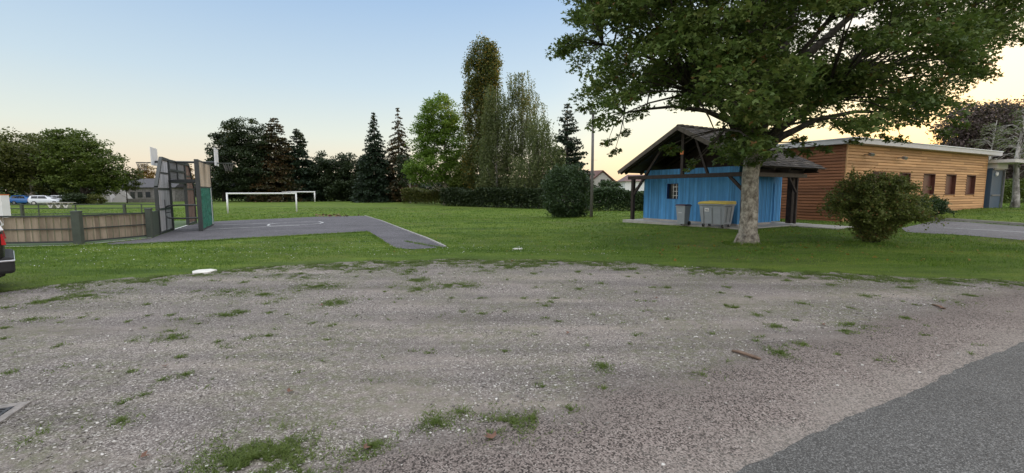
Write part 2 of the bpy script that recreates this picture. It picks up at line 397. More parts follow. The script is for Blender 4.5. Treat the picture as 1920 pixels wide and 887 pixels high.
M['bushleaf'] = leafmat('bush_leaves', [(.075,.100,.026), (.130,.160,.042), (.20,.215,.062)], .35, 1.5, (.22,.11,.04), .05)
M['hedgeleaf'] = leafmat('laurel_leaves', [(.016,.034,.014), (.036,.066,.024), (.066,.102,.042)], .15, 1.2)
M['leaf_brown'] = leafmat('olive_brown_leaves', [(.050,.060,.014), (.088,.100,.024), (.135,.130,.034)], .25, .25)
M['leaf_green'] = leafmat('mid_green_leaves', [(.040,.062,.012), (.080,.115,.020), (.135,.165,.032)], .3, .25)
M['leaf_dark'] = leafmat('dark_evergreen_leaves', [(.012,.021,.009), (.025,.040,.016), (.045,.064,.026)], .12, .3)
M['leaf_bright'] = leafmat('bright_green_leaves', [(.075,.145,.024), (.14,.24,.035), (.23,.32,.06)], .45, .3)
M['leaf_poplar'] = leafmat('poplar_leaves', [(.045,.062,.022), (.090,.110,.034), (.155,.150,.040)], .35, .3, (.26,.17,.03), .12)  # yellow accent: autumn leaves that also stand in for the sunlit gold
M['leaf_birch'] = leafmat('birch_leaves', [(.065,.085,.036), (.110,.135,.055), (.180,.190,.075)], .35, .35)
M['leaf_purple'] = leafmat('purple_brown_leaves', [(.062,.044,.045), (.110,.080,.078), (.165,.125,.115)], .2, .4)
M['leaf_orange'] = leafmat('autumn_leaves', [(.14,.075,.015), (.24,.12,.02), (.30,.17,.03)], .35, .4)
M['needle'] = leafmat('dark_needles', [(.009,.018,.012), (.018,.034,.018), (.036,.057,.029)], .08, .4)
M['needle_glow'] = leafmat('sun_glow_needles', [(.016,.024,.014), (.047,.043,.020), (.162,.081,.030)], .1, .25)  # orange evening sun glow put into the needle colour, over the whole crown

# ------------------------------------------------------------------ ground
def axis(a0, a1, step, far):
    c = list(np.arange(a0, a1+1e-6, step)); k = step
    hi = c[-1]; lo = c[0]; H = []; L = []
    while hi < far: k *= 1.35; hi += k; H.append(hi)
    k = step
    while lo > -far: k *= 1.35; lo -= k; L.append(lo)
    return np.array(L[::-1]+c+H)
def ground_sheet():
    xs = axis(-45, 45, .5, 1800); ys = axis(-6, 60, .5, 1800)
    X, Y = np.meshgrid(xs, ys); Z = T(X, Y)
    v = np.stack([X, Y, Z], -1).reshape(-1, 3); nx, ny = len(xs), len(ys)
    i = np.arange((nx-1)*(ny-1)); r, c = i//(nx-1), i % (nx-1); a = r*nx+c
    return npmesh('ground', v, np.stack([a, a+1, a+nx+1, a+nx], -1), 4, M['lawn'], smooth=True)
tag(ground_sheet(), kind='structure')
def sun_block_ridge():
    """unseen ridge added far right to keep the low sun off all but treetops"""
    xs = np.linspace(0, 1, 90); ys = np.linspace(-1, 1, 14); a = np.array([285., 560.]); b = np.array([760., 250.]); d = (b-a)/np.linalg.norm(b-a); nn = np.array([-d[1], d[0]]); v = []
    for y in ys:
        for x in xs:
            p = a+(b-a)*x+nn*y*60; z = 27*(1-abs(y)**2)*(float(ss(x, 0, .08))*float(ss(1-x, 0, .08)))+1.8*math.sin(x*41)*(1-abs(y))+1.2*math.sin(x*97+y*5)*(1-abs(y)); v.append((p[0], p[1], z-1))
    i = np.arange(89*13); r, c = i//89, i % 89; q = r*90+c
    return tag(npmesh('sun_block_ridge', np.array(v), np.stack([q, q+1, q+91, q+90], -1), 4, M['leaf_dark'], smooth=True), kind='structure')
sun_block_ridge()  # ridge added out of view to block the sun below the treetops
def drape(name, poly, mat_, off, step=1.0, kind='structure'):
    """flat polygon laid on the terrain as a thin sheet, cut finely enough to follow it"""
    bm = bmesh.new(); vs = [bm.verts.new((p[0], p[1], 0)) for p in poly]; bm.faces.new(vs)
    bmesh.ops.triangulate(bm, faces=bm.faces[:])
    xs = [p[0] for p in poly]; ys = [p[1] for p in poly]
    if step:
        for ax, lo, hi in ((0, min(xs), max(xs)), (1, min(ys), max(ys))):
            k = math.ceil(lo/step)*step
            while k < hi:
                co = [0, 0, 0]; no = [0, 0, 0]; co[ax] = k+.0001; no[ax] = 1
                bmesh.ops.bisect_plane(bm, geom=bm.verts[:]+bm.edges[:]+bm.faces[:], plane_co=co, plane_no=no, dist=1e-5)
                k += step
    for v in bm.verts: v.co.z = float(T(v.co.x, v.co.y))+off
    for f in bm.faces:
        if f.normal.z < 0: f.normal_flip()
    me = bpy.data.meshes.new(name); bm.to_mesh(me); bm.free(); me.materials.append(mat_)
    o = bpy.data.objects.new(name, me); S.collection.objects.link(o); return tag(o, kind=kind)
def inpoly(x, y, poly):
    x = np.asarray(x, float); y = np.asarray(y, float); ins = np.zeros(x.shape, bool); n = len(poly); j = n-1
    for i in range(n):
        xi, yi = poly[i][0], poly[i][1]; xj, yj = poly[j][0], poly[j][1]
        c = ((yi > y) != (yj > y)) & (x < (xj-xi)*(y-yi)/((yj-yi) if yj != yi else 1e-9)+xi); ins ^= c; j = i
    return ins
# gravel lot: its grassy far edge (ragged), then the road line
edge_px = [(0,546),(100,536),(200,526),(350,514),(480,502),(600,494),(720,489),(850,487),(1000,488),(1100,490),(1200,494),(1300,501),(1400,505),(1500,511),(1600,515),(1700,519),(1800,523),(1920,528)]
ed = [at(*p) for p in edge_px]
ed = [V2(-26, 3.5), V2(-15, 6.0)]+ed+[V2(12.5, 9.0), V2(17, 11.4), V2(26, 15.9)]
rag = []
for a, b in zip(ed[:-1], ed[1:]):
    k = max(2, int((b-a).length/.12))
    for i in range(k):
        p = a.lerp(b, i/k); q = p.x
        p = V2(p.x, p.y+.10*math.sin(q*3.1)+.07*math.sin(q*7.7+1)+.05*math.sin(q*17.3+2)+random.uniform(-.05, .05)); rag.append(p)
rag.append(ed[-1])
rA = RA-rdir*32; rB = RA+rdir*28
gravel_poly = rag+[rB-rnor*.05, rA-rnor*.05, V2(-34, -14)]
drape('gravel_lot', gravel_poly, M['gravel'], .004, 0)
# road edge slightly worn
re = []
k = 1400
for i in range(k+1):
    p = rA.lerp(RA+rdir*70, i/k); re.append(p+rnor*(random.uniform(-.012, .012)+.012*math.sin(i*.21)+.006*math.sin(i*.83)))
road_poly = re+[RA+rdir*70-rnor*6.2, rA-rnor*6.2]
drape('road', road_poly, M['road'], .012, 0)
# court and path
court_px = [(205,459.5),(262,457.5),(420,449),(560,442),(690,434),(702,441),(715,449),(728,458),(744,466),(775,468),(835,464),(800,448),(755,431),(715,415),(682,405),(600,406.5),(500,411),(398,416),(376,418),(353,423.3),(324,432.8),(299.5,441.2),(283,447.6),(200,457)]
court_poly = [at(*p) for p in court_px]
drape('court_surface', court_poly, M['court'], .014, .5)
turf_poly = [at(*p) for p in [(-60,470),(18,463),(148,459),(283,446),(298,441),(324,432.5),(353,423),(376,417.5),(370,414),(-60,420)]]
drape('green_court_floor', turf_poly, M['turf'], .016, .5)
def stripe(name, pts, wd, mat_, off=.022, step=.5):
    for i in range(len(pts)): pts[i] = V2(pts[i][0], pts[i][1])
    L = []; Rr = []
    for i, p in enumerate(pts):
        d = pts[min(i+1, len(pts)-1)]-pts[max(i-1, 0)]; d.normalize(); nn = V2(-d.y, d.x)
        L.append(p+nn*wd/2); Rr.append(p-nn*wd/2)
    return drape(name, L+Rr[::-1], mat_, off, step)
arc = [at(*p) for p in [(502,423.5),(505,421),(520,419),(545,417.5),(575,416.4),(598,416),(606,417.6),(600,419.6),(585,421),(560,422.2),(530,423.4),(508,424.4)]]
stripe('court_marking', arc+[arc[0]], .10, M['paint'])
stripe('court_marking', [at(400, 423), at(470, 420.5), at(512, 418.5)], .10, M['paint'])
stripe('court_marking', [at(385, 431), at(460, 427.5), at(540, 424), at(562, 423)], .10, M['paint'])
stripe('court_marking', [at(150, 460), at(215, 453.5), at(283, 446.8)], .12, M['paint'])
stripe('court_marking', [at(-40, 467), at(18, 463.5), at(146, 460.5)], .12, M['paint'])
stripe('court_marking', [at(326, 431), at(340, 426.5), at(352, 422.8)], .10, M['paint'])
# lane on the right with a kerb
lane_px = [(1690,428),(1754,413.5),(1820,417.5),(1920,425),(2120,440),(2300,470),(2100,462),(1920,451),(1800,441),(1700,436)]
drape('side_lane', [at(*p) for p in lane_px], M['lane'], .012, 1.0)
stripe('lane_marking', [at(1770, 428), at(1850, 432), at(1940, 437.5)], .10, M['paint'], .02)
kb = MB(); kp = [at(1752,412.4), at(1790,414.3), at(1850,418.4), at(1920,423.5), at(2060,434)]
for a, b in zip(kp[:-1], kp[1:]): kb.bar(a+V2(0,0,.05), b+V2(0,0,.05), .14, .16)
tag(kb.build('kerb', M['kerb']), kind='structure')
# timber-and-stone edging along the path's right side
eb = MB(); ep = [at(835,463.6), at(800,447.5), at(755,430.5), at(715,414.6), at(684,404.8)]
for a, b in zip(ep[:-1], ep[1:]): eb.bar(a+V2(0,0,-.01), b+V2(0,0,-.01), .07, .12)
tag(eb.build('path_edging', M['kerb']), kind='structure')
# concrete apron under the blue shed
sa, sb_, sn = Vector((-.515, .857, 0)), Vector((.857, .515, 0)), Vector((-.857, -.515, 0))
SH_L = V2(6.7, 24.9)                        # foot of the left porch post
def sh(s, t, z=0): return SH_L-sa*s+sb_*t+V2(0, 0, z)     # s along the gable front to the right, t to the back
ap = MB(); ap.prism([sh(-.6,-.14,-.15), sh(6.55,-.14,-.15), sh(6.55,5.6,-.15), sh(-.6,5.6,-.15)], (0,0,.185))
ap.prism([sh(6.76,3.3,-.15), sh(8.6,3.3,-.15), sh(8.6,5.3,-.15), sh(6.76,5.3,-.15)], (0,0,.19))
tag(ap.build('concrete_apron', M['concrete']), kind='structure')

# ------------------------------------------------------------------ grass blades
def blades(name, P, h, wd, mat_, lean=.5):
    n = len(P); a = rng.uniform(0, 2*np.pi, n); h = h*rng.uniform(.5, 1.2, n)
    d = np.stack([np.cos(a), np.sin(a), np.zeros(n)], -1); l = rng.normal(0, lean, (n, 2))*h[:, None]
    tip = P+np.stack([l[:, 0], l[:, 1], h], -1); wv = d*(wd*rng.uniform(.6, 1.3, n))[:, None]/2
    v = np.stack([P-wv, P+wv, tip], 1).reshape(-1, 3)
    return npmesh(name, v, np.arange(3*n).reshape(-1, 3), 3, mat_)
def vnoise(x, y, s, seed=0):
    g = np.random.default_rng(seed).random((64, 64)); x = (x*s) % 63; y = (y*s) % 63
    i, j = x.astype(int), y.astype(int); fx, fy = x-i, y-j; fx = fx*fx*(3-2*fx); fy = fy*fy*(3-2*fy)
    return (g[i, j]*(1-fx)+g[i+1, j]*fx)*(1-fy)+(g[i, j+1]*(1-fx)+g[i+1, j+1]*fx)*fy
edx = np.array([p.x for p in ed]); edy = np.array([p.y for p in ed])
PX = []
def sample(y0, y1, dens):
    n = int(dens*(y1-y0)*2.5*(y0+y1)/2); y = rng.uniform(y0, y1, n); x = rng.uniform(-1.22, 1.22, n)*y1
    k = np.abs(x) < 1.2*y+1; return x[k], y[k]
no_grass = [court_poly, turf_poly, [at(*p) for p in lane_px], [sh(-.5,-.35), sh(6.75,-.35), sh(6.75,5.6), sh(-.5,5.6)], [sh(6.7,3.3), sh(8.6,3.3), sh(8.6,5.3), sh(6.7,5.3)]]
for y0, y1, dens, hh, ww in ((6.2, 9.5, 1500, .034, .009), (9.5, 13, 900, .042, .012), (13, 20, 330, .048, .022), (20, 34, 90, .055, .045), (34, 60, 22, .06, .10)):
    x, y = sample(y0, y1, dens)
    off = y-np.interp(x, edx, edy)                       # metres beyond the gravel's edge
    n1 = vnoise(x, y, 1.3, 1); n2 = vnoise(x, y, 4.5, 2)
    keep = off > (-.05+1.3*(n1-.6)+1.1*(n2-.5))
    thin = np.clip((off+.2)/1.6, .10, 1)*(.45+.55*n2)      # sparse, trodden turf near the edge
    keep &= rng.random(len(x)) < thin
    for pl in no_grass: keep &= ~inpoly(x, y, pl)
    x, y = x[keep], y[keep]; hs = hh*(.25+.6*vnoise(x, y, 1.1, 3)+1.1*vnoise(x, y, 3.7, 4)**1.6)*np.clip(.5+off[keep]*.3, .5, 1.1)
    P = np.stack([x, y, T(x, y)+.002], -1); PX.append((P, hs, ww))
P = np.concatenate([p for p, _, _ in PX]); hs = np.concatenate([h for _, h, _ in PX]); ws = np.concatenate([np.full(len(p), w_) for p, _, w_ in PX])
tag(blades('grass', P, hs, ws, M['blade'], .45), kind='stuff')
patches = [(475,860,100,42,1),(440,872,60,24,1),(530,850,50,26,.8),(560,880,40,20,.7),(229,790,24,8,.8),(108,797,22,9,.8),(156,802,18,8,.5),(39,833,18,9,.5),(321,634,24,6,.8),(108,695,14,5,.8),(337,672,12,4,.9),(241,698,15,4,.8),(303,714,14,5,.6),(349,704,12,4,.8),(390,719,13,5,.9),
 (229,757,15,5,.6),(271,741,9,4,.8),(420,592,22,3,1),(450,587,12,3,1),(472,637,15,4,.8),(406,643,11,3,1),(431,650,14,3,1),(502,631,14,3,.8),(161,556,50,7,.4),(92,565,34,7,.4),(431,549,45,6,.4),(495,553,30,5,.5),(601,537,45,6,.6),(628,569,26,7,1),
 (817,794,35,19,1),(865,774,20,9,.6),(950,796,66,22,.8),(1000,786,22,14,.6),(700,838,48,24,.6),(667,872,28,20,.8),(1071,769,22,6,.8),(1131,688,20,11,.7),(1016,727,14,6,.8),(906,758,16,4,.7),(855,536,42,5,1),(782,544,20,5,.9),(782,526,26,5,.7),(768,510,24,3,.6),
 (906,510,18,3,.8),(977,644,10,3,.6),(1087,635,12,3,.8),(1131,730,12,4,.6),(700,717,16,4,.4),(1323,702,22,7,.7),(1461,661,24,8,.8),(1507,647,16,4,.7),(1601,611,30,5,.8),(1583,621,24,4,.6),(1454,613,16,5,.7),(1379,578,14,4,.8),(1360,574,10,3,.7),(1626,556,12,3,.5),
 (1785,567,22,4,.4),(1505,570,10,3,.6),(1420,592,8,3,.7),(560,520,40,4,.5),(690,505,50,4,.5),(980,500,50,3,.5),(1180,505,50,3,.4),(640,500,40,4,.7),(520,568,20,3,.4),(340,600,18,3,.3),(60,600,30,4,.3),(250,640,12,3,.4),(20,700,14,4,.4),(170,690,20,3,.3),
 (1040,560,12,2,.5),(900,560,12,2,.5),(1250,540,14,2,.5),(1700,540,20,2,.5),(1560,535,14,2,.5),(730,600,10,2,.5),(640,640,8,2,.5),(1260,620,8,2,.5),(560,700,8,3,.5),(860,680,8,2,.4)]
for _ in range(240):
    px, py = random.uniform(0, 1900), 505+180*random.random()**1.8
    patches.append((px, py, random.uniform(3, 12), random.uniform(1, 2.6), random.uniform(.3, .9)))
EP = []
for _ in range(420):                                   # weeds creeping out of the lawn over the stones
    x_ = random.uniform(-12, 12); y_ = float(np.interp(x_, edx, edy))-abs(random.gauss(0, .45))
    q_ = proj((x_, y_, 0)); patches.append((float(q_[0]), float(q_[1]), random.uniform(6, 34), random.uniform(1.2, 4), random.uniform(.08, .4)))
Q = []
for cx, cy, rx, ry, dn in patches:
    c = at(cx, cy); ex = (at(cx+rx, cy)-c).length; ey = (at(cx, cy-ry)-c).length
    n = int(min(30000, max(14, 38000*dn*ex*min(ey, ex*1.6)))); a = rng.uniform(0, 2*np.pi, n); r = np.abs(rng.normal(0, .85, n))
    x = c.x+np.cos(a)*r*ex; y = c.y+np.sin(a)*r*min(ey, ex*1.6)
    k = (vnoise(x, y, 9, 5)+.5*(vnoise(x, y, 27, 6)-.5) > .42) & ((x-RA.x)*rnor.x+(y-RA.y)*rnor.y > .05) & (y < np.interp(x, edx, edy)+.3); Q.append(np.stack([x[k], y[k], np.full(k.sum(), .004)], -1))
Q = np.concatenate(Q)
tag(blades('weeds', Q, np.full(len(Q), .026), .008, M['bladedry'], 1.2), kind='stuff')
# longer tufts the mower misses, round the maple, the bushes, posts and bins
TP = []
for px_, py_, r0_, r1_, n_, h_ in ((1401,457,.30,.75,2600,.11),(1632,456,.10,.7,1800,.09),(1062,408,.6,1.7,1500,.12),(1108,408,.05,.35,350,.14),(1282,423,.1,.6,500,.07),(1342,427,.3,.9,700,.07),(148.8,459.5,.1,.4,250,.10)):
    c_ = at(px_, py_); a_ = rng.uniform(0, 6.28, n_); r_ = r0_+(r1_-r0_)*rng.random(n_)**1.6; x_ = c_.x+np.cos(a_)*r_; y_ = c_.y+np.sin(a_)*r_
    TP.append((np.stack([x_, y_, T(x_, y_)], -1), np.full(n_, h_)*rng.uniform(.4, 1.2, n_)))
for p0_, p1_, n_ in (((760,453),(836,466),500),((690,436),(744,468),900),((420,450),(690,435.5),2600),((205,461),(420,451),1200),((20,466),(200,460.5),700)):
    a_, b_ = at(*p0_), at(*p1_); t_ = rng.random(n_); x_ = a_.x+(b_.x-a_.x)*t_+rng.normal(0, .05, n_); y_ = a_.y+(b_.y-a_.y)*t_-np.abs(rng.normal(0, .07, n_))+.03
    TP.append((np.stack([x_, y_, T(x_, y_)+.01], -1), np.full(n_, .075)*rng.uniform(.3, 1.2, n_)))
tag(blades('tall_grass', np.concatenate([p for p, _ in TP]), np.concatenate([h for _, h in TP]), .016, M['blade'], .5), kind='stuff')
# loose stones
def stones(n):
    bm = bmesh.new(); bmesh.ops.create_icosphere(bm, subdivisions=1, radius=1); bv = np.array([v.co[:] for v in bm.verts]); bf = np.array([[v.index for v in f.verts] for f in bm.faces]); bm.free()
    y = 2.2+7.5*rng.random(n)**1.25; x = rng.uniform(-1.2, 1.2, n)*y
    dr = (x-RA.x)*rnor.x+(y-RA.y)*rnor.y
    dens = np.where(dr > BAND, vnoise(x, y, .9, 8)**2*1.6, .05); k = (dr > .1) & (y < np.interp(x, edx, edy)) & (rng.random(n) < dens); x, y = x[k], y[k]; n = len(x)
    r = .004+.010*rng.random(n)**3.6; sc = rng.uniform(.6, 1.2, (n, 3))*r[:, None]; sc[:, 2] *= .65
    V = bv[None]*sc[:, None]*(1+.25*rng.normal(size=(n, len(bv), 1))); a = rng.uniform(0, 6.28, n); ca, sa2 = np.cos(a)[:, None], np.sin(a)[:, None]
    V = np.stack([V[..., 0]*ca-V[..., 1]*sa2+x[:, None], V[..., 0]*sa2+V[..., 1]*ca+y[:, None], V[..., 2]+.006+r[:, None]*.25], -1)
    F = bf[None]+(np.arange(n)*len(bv))[:, None, None]
    return npmesh('loose_stones', V.reshape(-1, 3), F.reshape(-1, 3), 3, M['pebble'])
tag(stones(60000), kind='stuff')

# ------------------------------------------------------------------ foliage builders
KITE = (np.array([(0,0),(-.42,.45),(0,1),(.42,.45)], float), np.array([[0,1,2,3]]))
MAPLE = (np.array([(0,0),(-.38,.02),(-.62,.48),(-.2,.40),(0,1),(.2,.40),(.62,.48),(.38,.02)], float), np.array([[0,1,2,3],[0,3,4,5],[0,5,6,7]]))
NEED = (np.array([(0,0),(-.16,.4),(0,1),(.16,.4)], float), np.array([[0,1,2,3]]))
def leaves(name, C, size, mat_, parent, shape=KITE, up=.6, hang=0.0, jitter=.35, dirs=None):
    n = len(C); nr = rng.normal(size=(n, 3)); nr[:, 2] = np.abs(nr[:, 2])*1+up; nr /= np.linalg.norm(nr, axis=1)[:, None]
    d = rng.normal(size=(n, 3)) if dirs is None else dirs+rng.normal(size=(n, 3))*.35
    d[:, 2] -= hang; d -= nr*np.sum(d*nr, 1)[:, None]; d /= np.linalg.norm(d, axis=1)[:, None]+1e-9
    s = np.cross(nr, d); sz = size*(1+jitter*rng.uniform(-1, 1, n))
    sh_, fc = shape; k = len(sh_)
    fold = np.abs(sh_[:, 0])*.35
    V = C[:, None]+(s[:, None]*sh_[None, :, 0, None]+d[:, None]*sh_[None, :, 1, None]-nr[:, None]*fold[None, :, None])*sz[:, None, None]
    F = (fc[None]+(np.arange(n)*k)[:, None, None]).reshape(-1, 4)
    return npmesh(name, V.reshape(-1, 3), F, 4, mat_, parent)
def ell_points(n, c, r, shell=.55):
    d = rng.normal(size=(n, 3)); d /= np.linalg.norm(d, axis=1)[:, None]
    rad = (shell+(1-shell)*rng.random(n))**.7; return np.array(c)+d*rad[:, None]*np.array(r)
def clumped(lobes, nclump, per, rc, flat=.45, shell=.45):
    """clump centres spread through the lobes, each a flattened puff of leaves"""
    vol = np.array([l[1][0]*l[1][2] for l in lobes]); vol = vol/vol.sum(); out = []; cen = []
    for (c, r), f in zip(lobes, vol):
        k = max(3, int(nclump*f)); cc = ell_points(k, c, r, shell); cen.append(cc)
    cen = np.concatenate(cen); k = len(cen); q = rng.normal(size=(k, per, 3))*.5
    q /= np.maximum(1, np.linalg.norm(q, axis=2))[..., None]
    rr = rc*rng.uniform(.55, 1.25, k)
    pts = cen[:, None]+q*rr[:, None, None]*np.array([1, 1, flat])
    return pts.reshape(-1, 3), cen
def px_lobe(cx, cy, rx, ry, Y, deep=1.0):
    c = atY(cx, cy, Y); m = Y/FPX; return (np.array(c), np.array([rx*m, rx*m*deep, ry*m]))
def trunkmesh(base, top, r0, r1, mat_, parent, n=8, bend=.15, branches=()):
    mb = MB(); base = Vector(base); top = Vector(top); pts = []; k = 7
    for i in range(k+1):
        f = i/k; p = base.lerp(top, f); a = bend*(1-abs(2*f-1)); pts.append(p+V2(random.uniform(-a, a), random.uniform(-a, a)))
    pts[0] = base-V2(0,0,.3)
    mb.tube(pts, [r0*1.25]+[r0+(r1-r0)*i/k for i in range(1, k+1)], n)
    for b in branches:
        b = Vector(b); st = None
        f = max(.12, min(.95, (b.z-base.z)/max(.1, top.z-base.z)-.22)); st = base.lerp(top, f)
        mid = st.lerp(b, .5)+V2(0, 0, -.04*(b-st).length); rr = (r0+(r1-r0)*f)*.38
        mb.tube([st, mid, b], [rr, rr*.6, rr*.18], 5)
    return mb.build('trunk', mat_, parent, smooth=True)
def broadleaf(label, cat, name, lobes, px, py, Y, mat_, per=60, nclump=160, rc=1.0, size=.3, bark='bark_dark', r0=.25, group=None, flat=.5, top_py=None, base_z=None, shell=.45, nbr=14, up=.5, hang=0, leafshape=KITE):
    g = atY(px, py, Y); base = V2(g.x, g.y, float(T(g.x, g.y)) if base_z is None else base_z)
    e = empty(name, base, label, cat, group)
    L = [px_lobe(*l, Y=Y) if len(l) == 4 else px_lobe(l[0], l[1], l[2], l[3], Y=Y+l[4]) for l in lobes]
    pts, cen = clumped(L, nclump, per, rc, flat, shell)
    k = pts[:, 2] > base.z+.25; pts = pts[k]
    leaves('crown', pts, size, M[mat_], e, leafshape, up=up, hang=hang)
    top = atY(px, top_py if top_py else min(l[1] for l in lobes), Y); idx = rng.choice(len(cen), min(nbr, len(cen)), replace=False)
    trunkmesh(base, V2(base.x+.2, base.y, top.z), r0, r0*.2, M[bark], e, 7, .12, [cen[i] for i in idx])
    return e
def conifer(label, px, Y, top_py, half_w, mat_='needle', low=.06, droop=.25, dens=1.0, size=.42, name='spruce_tree', cat='tree', lean=0, power=.85, upturn=0, group=None, rust=None):
    g = atY(px, 380, Y); base = V2(g.x, g.y, float(T(g.x, g.y))); H = atY(px, top_py, Y).z-base.z; Rr = half_w*Y/FPX
    e = empty(name, base, label, cat, group); C = []; D = []; ZS = []; tips = []
    z = low*H
    while z < H*.998:
        f = z/H; L0 = Rr*(.02+.98*(1-f)**power); nb = int(6+9*(1-f))
        for _ in range(nb):
            a = random.uniform(0, 6.283); L = L0*random.uniform(.7, 1.2); n = max(4, int(L*9*dens)); t = np.linspace(.1, 1, n)**.7
            zz = z+L*(-droop*t**1.3+upturn*t**2)+rng.normal(0, .05, n)
            side = rng.normal(0, .15, n)*L*t**.5
            x = np.cos(a)*t*L-np.sin(a)*side; y = np.sin(a)*t*L+np.cos(a)*side
            for rep in range(3):
                C.append(np.stack([base.x+x+rng.normal(0, .10, n), base.y+y+rng.normal(0, .10, n), base.z+zz-rng.random(n)*.22*(.5+L*.25)], -1))
                D.append(np.tile([math.cos(a)*.8, math.sin(a)*.8, -.55], (n, 1))); ZS.append(np.full(n, .55+.45*(1-f)))
            tips.append((a, L, z, f))
        z += H*.031*random.uniform(.7, 1.4)*(1.15-.3*f)
    C = np.concatenate(C); D = np.concatenate(D)
    o = leaves('crown', C, size*np.concatenate(ZS), M[mat_], e, NEED if size < .3 else KITE, up=.25, dirs=D)
    mb = MB(); mb.tube([base-V2(0,0,.3), base+V2(lean*.5,0,H*.5), base+V2(0,0,H*.99)], [H*.018, H*.011, .02], 7)
    for a, L, z, f in random.sample(tips, min(60, len(tips))):
        mb.tube([base+V2(0,0,z), base+V2(math.cos(a)*L*.85, math.sin(a)*L*.85, z-droop*L*.8+upturn*L*.7)], [.05, .015], 4)
    mb.build('trunk', M['bark_dark'], e, smooth=True)
    return e

# ------------------------------------------------------------------ blue shed
SHT = empty('blue_shed', sh(0, 0, 0), 'blue boarded shed with a brown tiled gable roof on dark timber posts', 'shed')
G0, S1, TB = .9, 5.59, 5.3        # wall set-back, wall length, back
ROOF_O, EZ, AZ_ = .49, 2.70, 4.72
wb = MB(); ws_, wz0, wz1 = .055, .10, 2.78
def vboards(mb, O, u, n, L, z0, z1, holes=(), pitch=.12):
    """vertical boards with cover strips; holes = (s0, s1, z0, z1)"""
    k = int(L/pitch); pw = L/k; up = Vector((0,0,1))
    for i in range(k):
        s = (i+.5)*pw; segs = [(z0, z1)]
        for h in holes:
            if h[0]-pw*.3 < s < h[1]+pw*.3:
                segs = [q for a, b in segs for q in ((a, min(b, h[2])), (max(a, h[3]), b)) if q[1]-q[0] > .01]
        for a, b in segs:
            dz = random.uniform(-.008, .008)
            mb.box(O+u*s+up*(a+b)/2+n*random.uniform(.001, .005), (pw-.012, .02, b-a+dz), (u, n, up))
            mb.box(O+u*(i*pw)+up*(a+b)/2+n*.018, (.035, .016, b-a+dz), (u, n, up))
def core(mb, O, u, n, L, z0, z1, holes=(), th=.10):
    """solid wall behind the boards, cut round the holes (sorted along s)"""
    up = Vector((0,0,1)); s = 0; c = O-n*(th/2+.011)
    for h in sorted(holes)+[(L, L, z0, z1)]:
        if h[0] > s: mb.box(c+u*(s+h[0])/2+up*(z0+z1)/2, (h[0]-s, th, z1-z0), (u, n, up))
        if h[1] > h[0]:
            if h[2] > z0: mb.box(c+u*(h[0]+h[1])/2+up*(z0+h[2])/2, (h[1]-h[0], th, h[2]-z0), (u, n, up))
            if h[3] < z1: mb.box(c+u*(h[0]+h[1])/2+up*(z1+h[3])/2, (h[1]-h[0], th, z1-h[3]), (u, n, up))
        s = max(s, h[1])
def s_at(px, O, u):        # distance along a wall line where a photo column crosses it
    k = (px-960)/(FPX*cp)*1.0
    return (k*O.y-O.x)/(u.x-k*u.y)
uF = -sa; hole = None
O1 = sh(0, G0); a0, a1 = s_at(1247.5, O1, uF), s_at(1269, O1, uF)
hole = (a0, a1, 1.22, 2.04)
vboards(wb, O1, uF, sn, S1, wz0, wz1, [hole]); core(wb, O1, uF, sn, S1, wz0, wz1, [hole])
O2 = sh(S1, G0); nR = -sa
dd = (3.05-.9+G0, )
vboards(wb, O2, sb_, nR, 2.75, wz0, 2.5); core(wb, O2-sb_*-.0, sb_, nR, 2.75, wz0, wz1)
O3 = sh(S1-.45, G0+2.75)
dh = (.25, .95, .10, 2.0); wh = (1.05, 1.3, 1.2, 1.9)
vboards(wb, O3, sb_, nR, 1.65, wz0, 2.5, [dh]); core(wb, O3, sb_, nR, 1.65, wz0, wz1, [dh])
core(wb, sh(0, TB-.2), sb_*0+uF, -sn, S1-.45, wz0, wz1); vboards(wb, sh(0, TB-.08), uF, -sn, S1-.45, wz0, wz1)
vboards(wb, sh(0, G0), sb_, sa, TB-G0-.1, wz0, wz1); core(wb, sh(0, G0), sb_, sa, TB-G0-.1, wz0, wz1)
wb.box(sh(S1-.23, G0+2.73, 1.4), (.5, .08, 2.6), (uF, sb_, Vector((0,0,1))))
wb.build('wall', M['blue'], SHT)
ft = MB(); ft.bar(sh(.0, G0+.02, .075), sh(S1, G0+.02, .075), .12, .12); ft.bar(sh(S1-.03, G0, .075), sh(S1-.03, G0+2.7, .075), .12, .12); ft.build('plinth', M['concrete'], SHT)
up = Vector((0,0,1))
def grid_window(O, u, n, h, parent, name='window', inset=.16, white=True):
    f = MB(); c0 = O-n*inset
    f.box(c0+u*(h[0]+h[1])/2+up*(h[2]+h[3])/2, (h[1]-h[0], .02, h[3]-h[2]), (u, n, up)); wnd = f.build(name, M['glassdark'], parent)
    r = MB()
    for s_ in (h[0]+.012, h[1]-.012): r.box(O-n*.07+u*s_+up*(h[2]+h[3])/2, (.022, .17, h[3]-h[2]), (u, n, up))
    for z_ in (h[2]+.012, h[3]-.012): r.box(O-n*.07+u*(h[0]+h[1])/2+up*z_, (h[1]-h[0]-.05, .17, .022), (u, n, up))
    r.build('frame', M['bluedark'], wnd)
    b = MB(); W = h[1]-h[0]
    for k in (.45, .72, .95): b.box(O-n*.115+u*(h[0]+W*k)+up*(h[2]+h[3])/2, (.03, .02, h[3]-h[2]-.05), (u, n, up))
    for k in (.22, .5, .78): b.box(O-n*.112+u*(h[0]+W*.69)+up*(h[2]+(h[3]-h[2])*k), (W*.56, .022, .03), (u, n, up))
    b.build('window_bars', M['white'], wnd)
grid_window(O1, uF, sn, hole, SHT)
d = MB(); d.box(O3-nR*.06+sb_*(dh[0]+dh[1])/2+up*1.05, (dh[1]-dh[0], .05, 1.88), (sb_, nR, up)); door = d.build('door', M['blue'], SHT)
